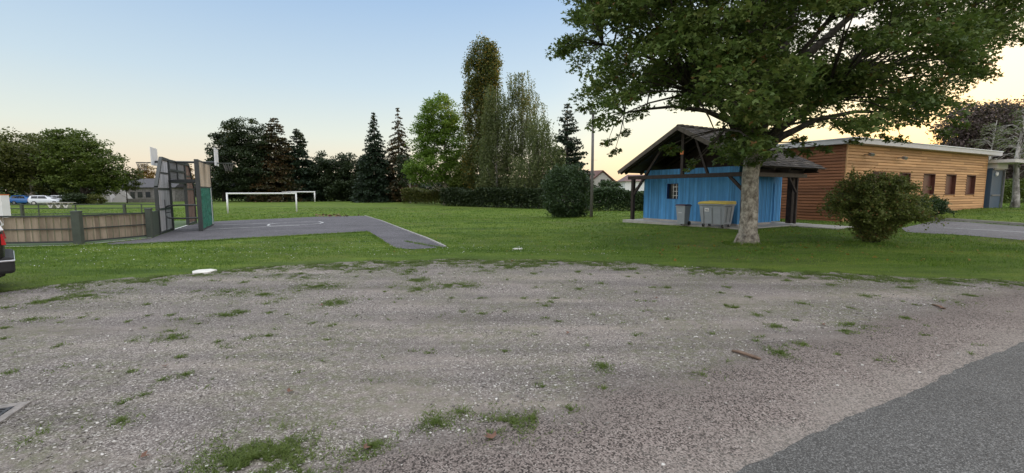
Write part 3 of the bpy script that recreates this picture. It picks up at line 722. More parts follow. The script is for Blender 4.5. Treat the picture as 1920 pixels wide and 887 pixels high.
d = MB(); d.box(O3-nR*.028+sb_*(dh[0]+.45)+up*1.62, (.34, .016, .36), (sb_, nR, up)); pn = d.build('window', M['glassdark'], door)
d = MB(); d.tube([O3+nR*.0+sb_*(dh[0]+.09)+up*1.0, O3+nR*.04+sb_*(dh[0]+.09)+up*1.0, O3+nR*.04+sb_*(dh[0]+.2)+up*1.0], .012, 6); d.build('handle', M['silver'], door)
# timber frame
f = MB()
for (s, t) in ((0,0),(6.4,0)): f.box(sh(s, t, 1.2), (.17, .17, 2.26), (uF, sn, up)); 
for p in ((0,0),(6.4,0)):
    pass
fr = f
postmesh = lambda s, t, z1=2.28, wd=.17: (lambda b: (b.box(sh(s, t, (z1+.08)/2), (wd, wd, z1-.08), (uF, sn, up)), b.build('post', M['darkwood'], SHT, bevel=.008)))(MB())
postmesh(0, 0); postmesh(6.4, 0); postmesh(6.4, 4.25, 2.28, .11); postmesh(6.1, 4.35, 2.4, .24)
f = MB()
f.bar(sh(-.35, 0, 2.37), sh(6.75, 0, 2.37), .17, .19)                    # tie beam
f.build('tie_beam', M['darkwood'], SHT, bevel=.01)
for s_ in (6.4, 0):
    f = MB(); f.bar(sh(s_, .1, 2.375), sh(s_, 5.0, 2.375), .16, .185); f.build('side_beam', M['greywood'], SHT, bevel=.01)
f = MB(); f.bar(sh(3.2, 0, 2.46), sh(3.2, 0, 4.45), .15, .14, up=sn); kp_ = f.build('king_post', M['darkwood'], SHT)
f = MB(); f.box(sh(3.2, -.085, 3.52), (.19, .02, .20), (uF, sn, up)); f.build('orange_plate', M['orange'], SHT)
def brace(a, b, wd=.12, name='brace'):
    m_ = MB(); m_.bar(a, b, wd, wd); return m_.build(name, M['darkwood'], SHT, bevel=.008)
def rz(s): return EZ+(AZ_-EZ)*(1-abs(s-3.2)/3.9)-.12
brace(sh(.06,-.0,1.45), sh(1.95,0,rz(1.95)-.12)); brace(sh(6.34,0,1.7), sh(5.7,0,2.3)); brace(sh(6.4,.1,1.7), sh(6.4,.75,2.3), .10)
brace(sh(6.4,4.18,1.6), sh(6.4,3.5,2.3), .10); brace(sh(4.6,0,2.46), sh(3.9,0,rz(3.9)-.12), .11); brace(sh(.1,.1,1.7), sh(.05,.75,2.3), .10)
# rafters, verge boards, dark lining with an added gable-darkening panel
f = MB()
for t in (-.35, 0, 1.2, 2.4, 3.6, 4.8):
    f.bar(sh(-.62, t, rz(-.62)), sh(3.2, t, rz(3.2)), .09, .14); f.bar(sh(7.02, t, rz(7.02)), sh(3.2, t, rz(3.2)-.003), .09, .14)
f.build('rafters', M['darkwood'], SHT)
f = MB()
for side in (-1, 1):
    e_ = sh(3.2+side*3.9, -ROOF_O, EZ-.04); a_ = sh(3.2, -ROOF_O, AZ_-.04); f.bar(e_-sn*.0, a_, .03, .20, up=up)
f.build('verge_board', M['greywood'], SHT)
rf = MB(); tl = MB()
for side in (-1, 1):
    e0, e1 = sh(3.2+side*3.9, -ROOF_O+.02, EZ-.02), sh(3.2+side*3.9, TB, EZ-.02); r0_, r1_ = sh(3.2, -ROOF_O+.02, AZ_-.02), sh(3.2, TB, AZ_-.02)
    nrm = (r0_-e0).cross(e1-e0); nrm.normalize()
    if nrm.z < 0: nrm = -nrm
    rf.prism([e0, e1, r1_, r0_], nrm*-.03)
    sl_ = (r0_-e0); SLn = sl_.length; sd_ = sl_.normalized(); ln = (e1-e0).normalized(); LL = (e1-e0).length
    rows = 20; cols = 28
    for i in range(rows):
        for j in range(cols):
            sdv = (sd_*.93+nrm*-.07+nrm*random.uniform(-.03, .03)+ln*random.uniform(-.02, .02)).normalized()
            nn = ln.cross(sdv); nn.normalize()
            if nn.z < 0: nn = -nn
            c = e0+nrm*random.uniform(0,.012)+sd_*((i+.45)*SLn/rows)+ln*((j+.5+(.5 if i % 2 else 0)*.8)*LL/cols)+nrm*.035
            tl.box(c, (LL/cols*.965, SLn/rows*1.45, .022), (ln, sdv, nn))
    
rfo = rf.build('roof', M['darkwood'], SHT); tl.build('roof_tiles', M['tiles'], rfo)
rd = MB()
for i in range(16):
    p = sh(3.2, -ROOF_O+i*(TB+ROOF_O)/16+.02, AZ_+.01); q = sh(3.2, -ROOF_O+(i+1.1)*(TB+ROOF_O)/16, AZ_+.03); rd.tube([p, q], [.10, .115], 8)
rd.build('ridge_tiles', M['tiles'], rfo)
f = MB(); f.bar(sh(6.30,.0,2.56), sh(6.30,5.0,2.56), .03, .17); f.build('fascia_board', M['darkwood'], SHT)
f = MB(); 
for t in (2.6, TB-.25):  # back gable, plus a nearer panel added to keep the open gable dark
    f.prism([sh(-.6,t,2.5), sh(3.2,t,AZ_-.1), sh(7.0,t,2.5)], sb_*.05)
f.prism([sh(.1,1.3,2.78), sh(S1,1.3,2.78), sh(S1,TB-.3,2.78), sh(.1,TB-.3,2.78)], (0,0,.04))
f.build('gable_boarding_void_panel', M['darkwood'], SHT)

# ------------------------------------------------------------------ timber-clad building
K = V2(17.7, 24.0); wu = Vector((.891, .454, 0)); wn = Vector((.454, -.891, 0)); wa = Vector((-.454, .891, 0)); wsn = -wu
WB = empty('timber_building', K, 'long low flat-roofed building in honey larch boards with small windows', 'building')
WL, WH = 17.9, 4.12
def hboards(mb, O, u, n, L, z0, z1, holes=(), hgt=.165):
    z = z0
    while z < z1-.02:
        zt = min(z+hgt, z1); segs = [(0, L)]
        for h in holes:
            if zt > h[2]+.01 and z < h[3]-.01:
                segs = [q for a, b in segs for q in ((a, min(b, h[0])), (max(a, h[1]), b)) if q[1]-q[0] > .01]
        for a, b in segs:
            # split into random board lengths
            x = a
            while x < b-.01:
                e_ = min(b, x+random.uniform(2.4, 4.5)); e_ = b if b-e_ < .6 else e_
                c = O+u*(x+e_)/2+up*(z+zt)/2; hx = (e_-x)/2-.002; hz = (zt-z)/2
                v = []
                for sx in (-1, 1):
                    for (nz, zz) in ((0, -hz), (.042, -hz+.004), (.047, -hz+.03), (.026, hz-.024), (0, hz-.020)): v.append(c+u*hx*sx+n*nz+up*zz)
                mb.add(v, [(0,1,6,5),(1,2,7,6),(2,3,8,7),(3,4,9,8),(4,3,2,1,0),(5,6,7,8,9)]); x = e_
        z = zt
wins = []
for a, b in ((1625,1650),(1675,1696),(1720,1742),(1762,1781),(1800,1817)):
    wins.append((s_at(a, K, wu), s_at(b, K, wu), 1.40, 2.72))
wbm = MB(); hboards(wbm, K, wu, wn, WL, -.05, WH, wins); core(wbm, K, wu, wn, WL, -.3, WH, wins, .2)
hboards(wbm, K+wu*WL, wa, wu, 9, -.05, WH); core(wbm, K+wu*WL+wa*.22, wa, wu, 8.7, -.3, WH, (), .2)
core(wbm, K+wa*9, wu, -wn, WL, -.3, WH, (), .2)
wbm.build('wall', M['clad'], WB)
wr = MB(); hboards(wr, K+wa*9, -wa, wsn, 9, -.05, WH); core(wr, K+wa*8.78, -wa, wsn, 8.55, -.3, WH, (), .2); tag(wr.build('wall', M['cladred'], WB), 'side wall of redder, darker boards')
for c_ in (K+(wn-wu)*.02+up*WH/2, K+wu*(WL+.02)+wn*.02+up*WH/2):
    cb = MB(); cb.box(c_, (.06, .06, WH), (wu, wn, up)); cb.build('corner_trim', M['clad'], WB)
for h in wins:
    b = MB(); b.box(K-wn*.17+wu*(h[0]+h[1])/2+up*(h[2]+h[3])/2, (h[1]-h[0], .03, h[3]-h[2]), (wu, wn, up)); wo_ = b.build('window', M['frame_red'], WB)
    W = h[1]-h[0]; b = MB(); b.box(K-wn*.145+wu*(h[0]+W*.62)+up*(h[2]+h[3])/2, (W*.55, .016, h[3]-h[2]-.16), (wu, wn, up)); b.build('pane', M['glassred'], wo_)
    b = MB()
    for s_ in (h[0]+.025, h[1]-.025): b.box(K-wn*.06+wu*s_+up*(h[2]+h[3])/2, (.05, .21, h[3]-h[2]), (wu, wn, up))
    for z_ in (h[2]+.02, h[3]-.02): b.box(K-wn*.058+wu*(h[0]+h[1])/2+up*z_, (W-.104, .22, .04), (wu, wn, up))
    b.build('frame', M['frame_red'], wo_)
rr = MB(); rr.prism([K-wu*.35+wn*.5+up*WH, K+wu*(WL+.9)+wn*.5+up*WH, K+wu*(WL+.9)+wa*9.4+up*WH, K-wu*.35+wa*9.4+up*WH], (0,0,.25)); ro = rr.build('roof', M['fascia'], WB)
rr = MB(); rr.prism([K-wu*.39+wn*.54+up*(WH+.252), K+wu*(WL+.94)+wn*.54+up*(WH+.252), K+wu*(WL+.94)+wa*9.44+up*(WH+.252), K-wu*.39+wa*9.44+up*(WH+.252)], (0,0,.05)); rr.build('roof_edge', M['white'], ro)
for px_, z_ in ((1607, 3.62), (1669, 3.55)):
    s_ = s_at(px_, K, wu); b = MB(); c = K+wu*s_+wn*.035+up*z_
    b.bar(c, c+wn*.28+up*.02, .04, .04); b.box(c+wn*.34-up*.02, (.34, .16, .14), (wu, (wn-up*.5).normalized(), (up+wn*.5).normalized())); b.build('wall_lamp', M['galv'], WB)
# glazed entrance booth with canopy at the far end
E0 = K+wu*(WL+.35)+wn*.25
PB = empty('entrance_booth', V2(E0.x, E0.y, .3), 'grey-blue entrance booth under a thin flat canopy at the far end of the timber building', 'booth')
b = MB(); b.box(E0+wu*.95-wn*1.1+up*1.75, (1.9, 2.2, 3.0), (wu, wn, up)); bw = b.build('booth_wall', M['greyblue'], PB)
b = MB(); b.box(E0+wu*.9+wn*.05+up*1.35, (1.5, .03, .06), (wu, wn, up)); b.box(E0+wu*1.87+wn*.09+up*1.72, (.09, .09, 2.9), (wu, wn, up)); b.box(E0+wu*.9+wn*.07+up*3.2, (1.8, .06, .12), (wu, wn, up)); b.build('frame', M['galv'], PB)
b = MB(); b.tube([E0+wu*.65+wn*.02+up*2.85, E0+wu*.65+wn*.10+up*2.85], [.17, .13], 14); b.build('wall_lamp', M['white'], PB)
b = MB(); b.box(E0+wu*1.3-wn*.2+up*3.72, (3.0, 2.6, .22), (wu, wn, up)); b.box(E0+wu*1.0-wn*.6+up*3.42, (1.9, 1.6, .4), (wu, wn, up)); b.build('canopy', M['fascia'], PB)
b = MB(); b.prism([E0+wn*.9+up*.1, E0+wu*2.6+wn*.9+up*.1, E0+wu*2.6-wn*.6+up*.1, E0-wn*.6+up*.1], (0,0,.3)); b.build('step', M['concrete'], PB)

# ------------------------------------------------------------------ wheeled bins
def bin_small():
    e = empty('wheelie_bin', (0,0,0), 'narrow grey two-wheeled bin with a dark maroon lid, left of the yellow-lidded container', 'bin')
    b = MB(); v = []
    for z, w_, d_ in ((.06, .37, .36), (.5, .43, .44), (.88, .48, .50), (.90, .52, .54), (.94, .52, .54)):
        v += [(-w_/2, -d_/2, z), (w_/2, -d_/2, z), (w_/2, d_/2, z), (-w_/2, d_/2, z)]
    fs = [(3,2,1,0), (16,17,18,19)]+[(4*i+k, 4*i+(k+1) % 4, 4*i+4+(k+1) % 4, 4*i+4+k) for i in range(4) for k in range(4)]
    b.add(v, fs); b.build('body', M['binbody'], e, bevel=.012)
    b = MB(); v = []
    for z, w_, d_ in ((.945, .54, .56), (.975, .54, .56), (1.01, .44, .44)): v += [(-w_/2, -d_/2, z), (w_/2, -d_/2, z), (w_/2, d_/2+.02, z), (-w_/2, d_/2+.02, z)]
    b.add(v, [(3,2,1,0),(8,9,10,11)]+[(4*i+k, 4*i+(k+1) % 4, 4*i+4+(k+1) % 4, 4*i+4+k) for i in range(2) for k in range(4)]); b.build('lid', M['binlid'], e, bevel=.01)
    b = MB(); b.tube([(-.2,.32,.93),(.2,.32,.93)], .016, 8); b.tube([(-.2,.26,.93),(-.2,.32,.93)], .014, 6); b.tube([(.2,.26,.93),(.2,.32,.93)], .014, 6); b.build('handle', M['binbody'], e)
    for s_ in (-1, 1):
        b = MB(); b.tube([(s_*.19,.2,.1),(s_*.24,.2,.1)], .1, 16); b.build('wheel', M['rubber'], e)
    b = MB(); b.box((-.02,-.222,.68), (.2,.006,.15), (Vector((1,0,0)), Vector((0,1,-.08)).normalized(), Vector((0,.08,1)).normalized())); lb = b.build('sticker', M['white'], e)
    b = MB(); b.box((-.02,-.226,.68), (.13,.004,.02)); b.box((-.02,-.224,.645), (.15,.004,.012)); b.build('sticker_print', M['pole'], lb)
    return e
def bin_large():
    e = empty('waste_container', (0,0,0), 'large grey four-wheeled waste container with a yellow lid against the blue shed', 'waste container')
    b = MB(); v = []
    for z, w_, d_ in ((.16, 1.10, .58), (.6, 1.20, .68), (.98, 1.26, .76), (1.0, 1.34, .80), (1.06, 1.34, .80)): v += [(-w_/2, -d_/2, z), (w_/2, -d_/2, z), (w_/2, d_/2, z), (-w_/2, d_/2, z)]
    b.add(v, [(3,2,1,0),(16,17,18,19)]+[(4*i+k, 4*i+(k+1) % 4, 4*i+4+(k+1) % 4, 4*i+4+k) for i in range(4) for k in range(4)])
    for x in (-.42, 0, .42): b.box((x,-.355,.55), (.05,.04,.7), (Vector((1,0,0)), Vector((0,1,.1)).normalized(), Vector((0,-.1,1)).normalized()))
    for y in (-.15, .15): b.box((.615,y,.6), (.04,.05,.66), (Vector((1,0,-.09)).normalized(), Vector((0,1,0)), Vector((.09,0,1)).normalized()))
    b.build('body', M['binbody'], e, bevel=.015)
    b = MB(); v = []
    for x in np.linspace(-.68, .68, 7):
        for y, z in ((-.43,1.06),(-.43,1.10),(-.30,1.155),(0,1.175),(.30,1.17),(.42,1.13),(.42,1.06)): v.append((x, y, z+(.012 if abs(x) < .5 else 0)))
    fs = [tuple(range(7))[::-1], tuple(range(42, 49))]+[(7*i+k, 7*i+(k+1) % 7, 7*i+7+(k+1) % 7, 7*i+7+k) for i in range(6) for k in range(7)]
    b.add(v, fs); b.box((0,.40,1.17), (1.3,.1,.05)); b.build('lid', M['binyellow'], e, bevel=.008)
    b = MB(); b.tube([(-.5,-.47,1.03),(.5,-.47,1.03)], .015, 6)
    for x in (-.5, .5): b.tube([(x,-.38,1.03),(x,-.47,1.03)], .013, 6)
    b.build('handle', M['binbody'], e)
    for s_ in (-1, 1):
        b = MB(); b.tube([(s_*.67,0,.98),(s_*.76,0,.98)], .035, 10); b.build('lifting_peg', M['binbody'], e)
    for x in (-.48, .48):
        for y in (-.24, .24):
            b = MB(); b.tube([(x-.02,y,.08),(x+.02,y,.08)], .08, 14); wl_ = b.build('wheel', M['rubber'], e)
            b = MB(); b.box((x-.028,y,.12), (.01,.06,.12)); b.box((x+.028,y,.12), (.01,.06,.12)); b.box((x,y,.175), (.07,.08,.01)); b.build('wheel_fork', M['galv'], wl_)
    b = MB(); b.box((-.24,-.374,.80), (.22,.006,.16), (Vector((1,0,0)), Vector((0,1,.1)).normalized(), Vector((0,-.1,1)).normalized())); lb = b.build('sticker', M['white'], e)
    b = MB(); b.box((-.25,-.379,.80), (.12,.004,.025)); b.box((-.22,-.3785,.765), (.15,.004,.012)); b.build('sticker_print', M['pole'], lb)
    return e
rot = math.atan2(-sa.y, -sa.x)
q = bin_small(); q.location = at(1280, 424.5); q.rotation_euler.z = rot+.1; q.location.z = .0
q = bin_large(); q.location = at(1342, 427.5); q.rotation_euler.z = rot+.03; q.location.z = .0

# ------------------------------------------------------------------ sports enclosure
def gp(px, py, dz=0): p = at(px, py); p.z += dz; return p
A, B_, C_, D_, E_ = gp(299.5,440), gp(323.4,431.6), gp(352.7,422.5), gp(377.3,433.8), gp(400,422.5)
ed_ = (C_-A); ed_.z = 0; ed_.normalize(); F_ = C_+ed_*2.1; F_.z = float(T(F_.x, F_.y)); nm = Vector((ed_.y, -ed_.x, 0))
ENC = empty('ball_court_goal', A, 'tall dark steel goal frame with plank side panels, green net panel and two basketball boards', 'goal structure')
def up_(p, z): return V2(p.x, p.y, float(T(A.x, A.y))+z)
HT = 3.24
st = MB()
def post(p, z, wd=.11, m_='steel', par=None, q_=None): 
    b = MB(); a_ = up_(p, -.1); b_ = up_(q_ if q_ is not None else p, z); b.bar(a_, b_, wd, wd, up=nm); b.build('post', M[m_], par or ENC)
post(B_, HT, .15); post(C_, HT, .13); post(D_, HT, .16); post(E_, HT-.05, .07)
def sidepanel(P, Q, mat_):
    """P = goal-side post foot, Q = outer foot: panel with a sloping outer top"""
    mid = P.lerp(Q, .5); kz = 2.0
    fr_ = MB(); pr = [up_(P,0), up_(P,HT), up_(mid,HT+.02), up_(Q,kz), up_(Q,-.1)]
    for a_, b_ in ((1,2),(2,3),(3,4)): fr_.bar(pr[a_], pr[b_], .12, .12, up=nm)
    for z in (.06, 1.05, 1.62+.3): fr_.bar(up_(P, z), up_(Q, z), .06, .08)
    z = 2.62; f_ = (z-kz)/(HT-kz); fr_.bar(up_(P, z), up_(Q.lerp(mid, f_), z), .06, .07)
    fr_.build('panel_frame', M['steel'], ENC)
    pl = MB(); W = (Q-P).length; k = int(W/.11); dq = (Q-P)/k
    for i in range(k):
        c0 = P+dq*(i+.5); s_ = (i+.5)/k; top = HT-.06 if s_ < .5 else HT-.06-(s_-.5)/.5*(HT-kz)
        if top > .3: pl.box(up_(c0, (.12+top)/2), (dq.length*.93, .025, top-.12), (dq.normalized(), nm, up))
    pl.build('plank_panel', mat_, ENC)
sidepanel(B_, A, M['greyplank']); sidepanel(C_, F_, M['rustwood'])
b = MB(); b.bar(up_(B_,2.28), up_(C_,2.28), .15, .16); b.bar(up_(B_,2.28), up_(D_,2.28), .13, .14); b.bar(up_(C_,2.28), up_(E_,2.28), .08, .09); b.build('crossbar', M['steel'], ENC)
b = MB(); b.bar(up_(B_,HT), up_(C_,HT), .10, .10); b.bar(up_(B_,2.80), up_(C_,2.80), .10, .10); m_ = B_.lerp(C_, .5); b.bar(up_(m_,2.30), up_(m_,HT), .095, .095, up=nm); b.build('panel_frame', M['steel'], ENC)
b = MB(); u_ = (C_-B_).normalized(); b.box(up_(m_, 2.79), ((C_-B_).length-.2, .02, .80), (u_, nm, up)); b.build('mesh_screen', M['mesh'], ENC)
# far panel: planks above, green net below
W = (E_-D_).length; u_ = (E_-D_).normalized(); n2 = Vector((u_.y, -u_.x, 0)); b = MB(); k = 9
for i in range(k): b.box(up_(D_.lerp(E_, (i+.5)/k), 2.63), (W/k*.95, .03, 1.22), (u_, n2, up))
b.build('plank_panel', M['panelwood'], ENC)
b = MB(); k = 26; zs = np.linspace(.08, 1.98, 15); vs = []; fs = []
for i in range(k+1):
    for j, z in enumerate(zs): vs.append(up_(D_.lerp(E_, i/k), z)+n2*(.02+random.uniform(-.025, .025)))
for i in range(k):
    for j in range(14): fs.append((i*15+j, (i+1)*15+j, (i+1)*15+j+1, i*15+j+1))
b.add(vs, fs); b.build('net', M['netgreen'], ENC)
for z_ in (2.0, .06, HT-.03):
    b = MB(); b.bar(up_(D_,z_), up_(E_,z_), .055, .07); b.build('panel_rail', M['steel'], ENC)
b = MB(); p_ = D_.lerp(E_, .86); b.bar(up_(p_,.1)+n2*.06, up_(p_,1.98)+n2*.06, .05, .03, up=n2); b.build('white_edge_strip', M['white'], ENC)
# hoop-shaped barrier tube and its post in front of the goal side
P1, P2 = gp(311.5,435.5), gp(373,436)
b = MB(); lo, hi = .62, 1.18; pts = [up_(D_.lerp(P1,.02),hi), up_(D_.lerp(P1,.5),hi+.02)]
qq = D_.lerp(P1, .82)
for k_ in range(9):
    a_ = math.pi/2+math.pi*k_/8; pts.append(up_(qq+(P1-D_).normalized()*(-math.cos(a_)*.28*1.0), (lo+hi)/2+math.sin(a_)*.28))
pts += [up_(D_.lerp(P1,.5),lo-.02), up_(D_.lerp(P1,.02),lo)]
b.tube(pts, .036, 8); b.build('barrier_tube', M['steel'], ENC)
b = MB(); b.tube([up_(P1,-.1), up_(P1,1.45)], .055, 10); b.tube([up_(P1,.85), up_(qq,.9)], .02, 6); b.build('barrier_post', M['steel'], ENC)
# carrier tube, boards and rings
Mg = B_.lerp(C_, .5); bd1, bd2 = Mg-nm*.85, D_.lerp(E_, .5)+nm*.55
pole_a = up_(bd1-nm*.0, HT+.0); pole_b = up_(bd2, HT-.02)
b = MB(); b.tube([pole_a, pole_b], .055, 8); b.tube([pole_a+ed_*.4, up_(B_.lerp(C_,.7), HT)], .035, 6); b.build('carrier_tube', M['steel'], ENC)
for c0, dr, lab in ((bd1, -nm, 'left-hand board facing into the green court'), (bd2, nm, 'right-hand board facing the grey court')):
    b = MB(); zc = HT+.10
    b.box(up_(c0, zc+.14), (1.15, .035, .86), (ed_, nm, up)); bd = b.build('backboard', M['white'], ENC, bevel=.01); tag(bd, lab)
    b = MB(); rc_ = up_(c0+dr*.48, HT-.05)
    ring = [rc_+Vector((math.cos(t_), math.sin(t_), 0))*.23 for t_ in np.linspace(0, 2*math.pi, 21)]; b.tube(ring, .014, 6, cap=False); b.bar(up_(c0+dr*.02, HT-.05), up_(c0+dr*.26, HT-.05), .14, .05); b.build('rim', M['greensteel'] if dr == nm else M['steel'], bd)
    b = MB()
    for k_ in range(12):
        t_ = k_/12*6.283; a_ = rc_+Vector((math.cos(t_), math.sin(t_), 0))*.23; c_ = rc_+Vector((math.cos(t_+.3), math.sin(t_+.3), 0))*.13-up*.38; b.tube([a_, c_], .006, 4)
        c_ = rc_+Vector((math.cos(t_-.3), math.sin(t_-.3), 0))*.13-up*.38; b.tube([a_, c_], .006, 4)
    b.build('hoop_net', M['pole'], bd)

# ------------------------------------------------------------------ board fence and rail fence of the court
def board_fence(p, q, label, boards=True, k=12):
    e = empty('board_fence', p, label, 'fence', 'board fence panels round the ball court')
    hz = lambda z: z; u_ = (q-p); L = u_.length; u_.normalize(); n_ = Vector((u_.y, -u_.x, 0))
    b = MB(); kk = 2*int(L/.21)+1
    for i in range(kk):
        c = p.lerp(q, (i+.5)/kk); b.box(c+up*(.52+random.uniform(-.01, .01))+n_*(.028 if i % 2 else 0), (L/kk*(.45 if i % 2 else 1.50), .022, .86), (u_, n_, up))
    b.build('boards', M['tanwood'], e)
    b = MB(); 
    for z in (.10, .54, .98): b.bar(p+up*z+n_*.065, q+up*z+n_*.065, .04, .055 if z != .54 else .035)
    for i in range(k):
        pass
    b.build('rail_frame', M['greensteel'] if False else M['steel'], e)
    return e
fA, fB, fC, fD = gp(-95,467), gp(148.8,459.5), gp(282.4,446.4), A
board_fence(gp(-90,464.5), gp(22,460.5), 'board fence panel partly hidden behind the black car')
board_fence(gp(24,460.6), gp(141,458.3), 'weathered board fence panel left of the thick green-grey post')
board_fence(gp(156,457.6), gp(277,446.2), 'weathered board fence panel right of the thick green-grey post')
for (px_, py_, wd, lab) in ((148.8,459.5,.24,'thick green-grey fence post between the two long board panels'), (282.4,446.4,.20,'thick green-grey fence post beside the tall goal frame')):
    p = gp(px_, py_); b = MB(); b.box((0,0,.55), (wd, wd*.8, 1.16)); b.box((0,0,1.145), (wd+.02, wd*.8+.02, .03)); o = b.build('fence_post', M['greensteel'], None, bevel=.01); o.location = p; o.rotation_euler.z = .25; tag(o, lab, 'post', 'posts of the board fence')
p = gp(287,445.3); q = A.copy(); b = MB(); u_ = (q-p).normalized(); b.box((p+q)/2+up*.53, ((q-p).length-.12, .04, .98), (u_, Vector((u_.y,-u_.x,0)), up)); o = b.build('short_fence', M['greensteel']); tag(o, 'short solid green-grey panel between fence post and goal frame', 'fence')
r0_ = atY(-60, 398, 27.5); r1_ = atY(298, 390, 31)
e = empty('rail_fence', V2(r0_.x, r0_.y, float(T(r0_.x, r0_.y))), 'low dark green rail fence on the far side of the ball court', 'fence')
b = MB(); g0, g1 = V2(r0_.x, r0_.y, float(T(r0_.x, r0_.y))), V2(r1_.x, r1_.y, float(T(r1_.x, r1_.y)))
for z in (1.02, .78, .42): b.bar(g0+up*z, g1+up*z, .05, .055)
b.build('rail', M['greensteel'], e)
for px_ in (47, 78, 147, 238, 270):
    k_ = (px_-960)/(FPX*cp); dv = g1-g0; t_ = (k_*g0.y-g0.x)/(dv.x-k_*dv.y); c = g0+dv*t_; b = MB(); wd = .13 if px_ in (47, 238) else .05; b.box(c+up*.5, (wd, wd, 1.12)); b.build('post', M['greensteel'], e)

# ------------------------------------------------------------------ football goals
def goal(p0, p1, z_top, rad, label, depth=1.2):
    e = empty('football_goal', p0, label, 'football goal', 'football goals on the field')
    u_ = (p1-p0).normalized(); back = Vector((-u_.y, u_.x, 0)); L = (p1-p0).length
    for p in (p0, p1):
        b = MB(); b.tube([p-up*.1, p+up*(z_top-.01)], rad, 10); b.build('post', M['white'], e, smooth=True)
    b = MB(); b.tube([p0+up*z_top-u_*rad, p1+up*z_top+u_*rad], rad, 10); b.build('crossbar', M['white'], e)
    return e
def zt(px, py, P): return atY(px, py, P.y).z-P.z
a_, b_ = at(427.5, 400), at(556.5, 397); goal(a_, b_, zt(427, 363, a_), .085, 'nearer white football goal without a net')
a_, b_ = at(531, 378.6), at(590.5, 378.3); goal(a_, b_, zt(531, 360, a_), .14, 'farther smaller white football goal in front of the dark trees')

# ------------------------------------------------------------------ floodlight pole
p = at(1108.5, 408); e = empty('floodlight_pole', p, 'tall slim wooden pole with a small floodlight beside the round bush', 'light pole')
H = atY(1109, 213, p.y).z-p.z
b = MB(); b.tube([p-up*.2, p+up*H*.5+V2(.02,0), p+up*H], [.115, .10, .085], 10); b.build('pole', M['pole'], e, smooth=True)
b = MB(); b.box(p+up*(H+.05)+V2(-.05,-.12), (.42,.26,.24), (Vector((1,0,0)), Vector((0,.9,.4)).normalized(), Vector((0,-.4,.9)).normalized())); b.box(p+up*(H-.12), (.14,.14,.12)); b.build('floodlight', M['galv'], e, bevel=.01)

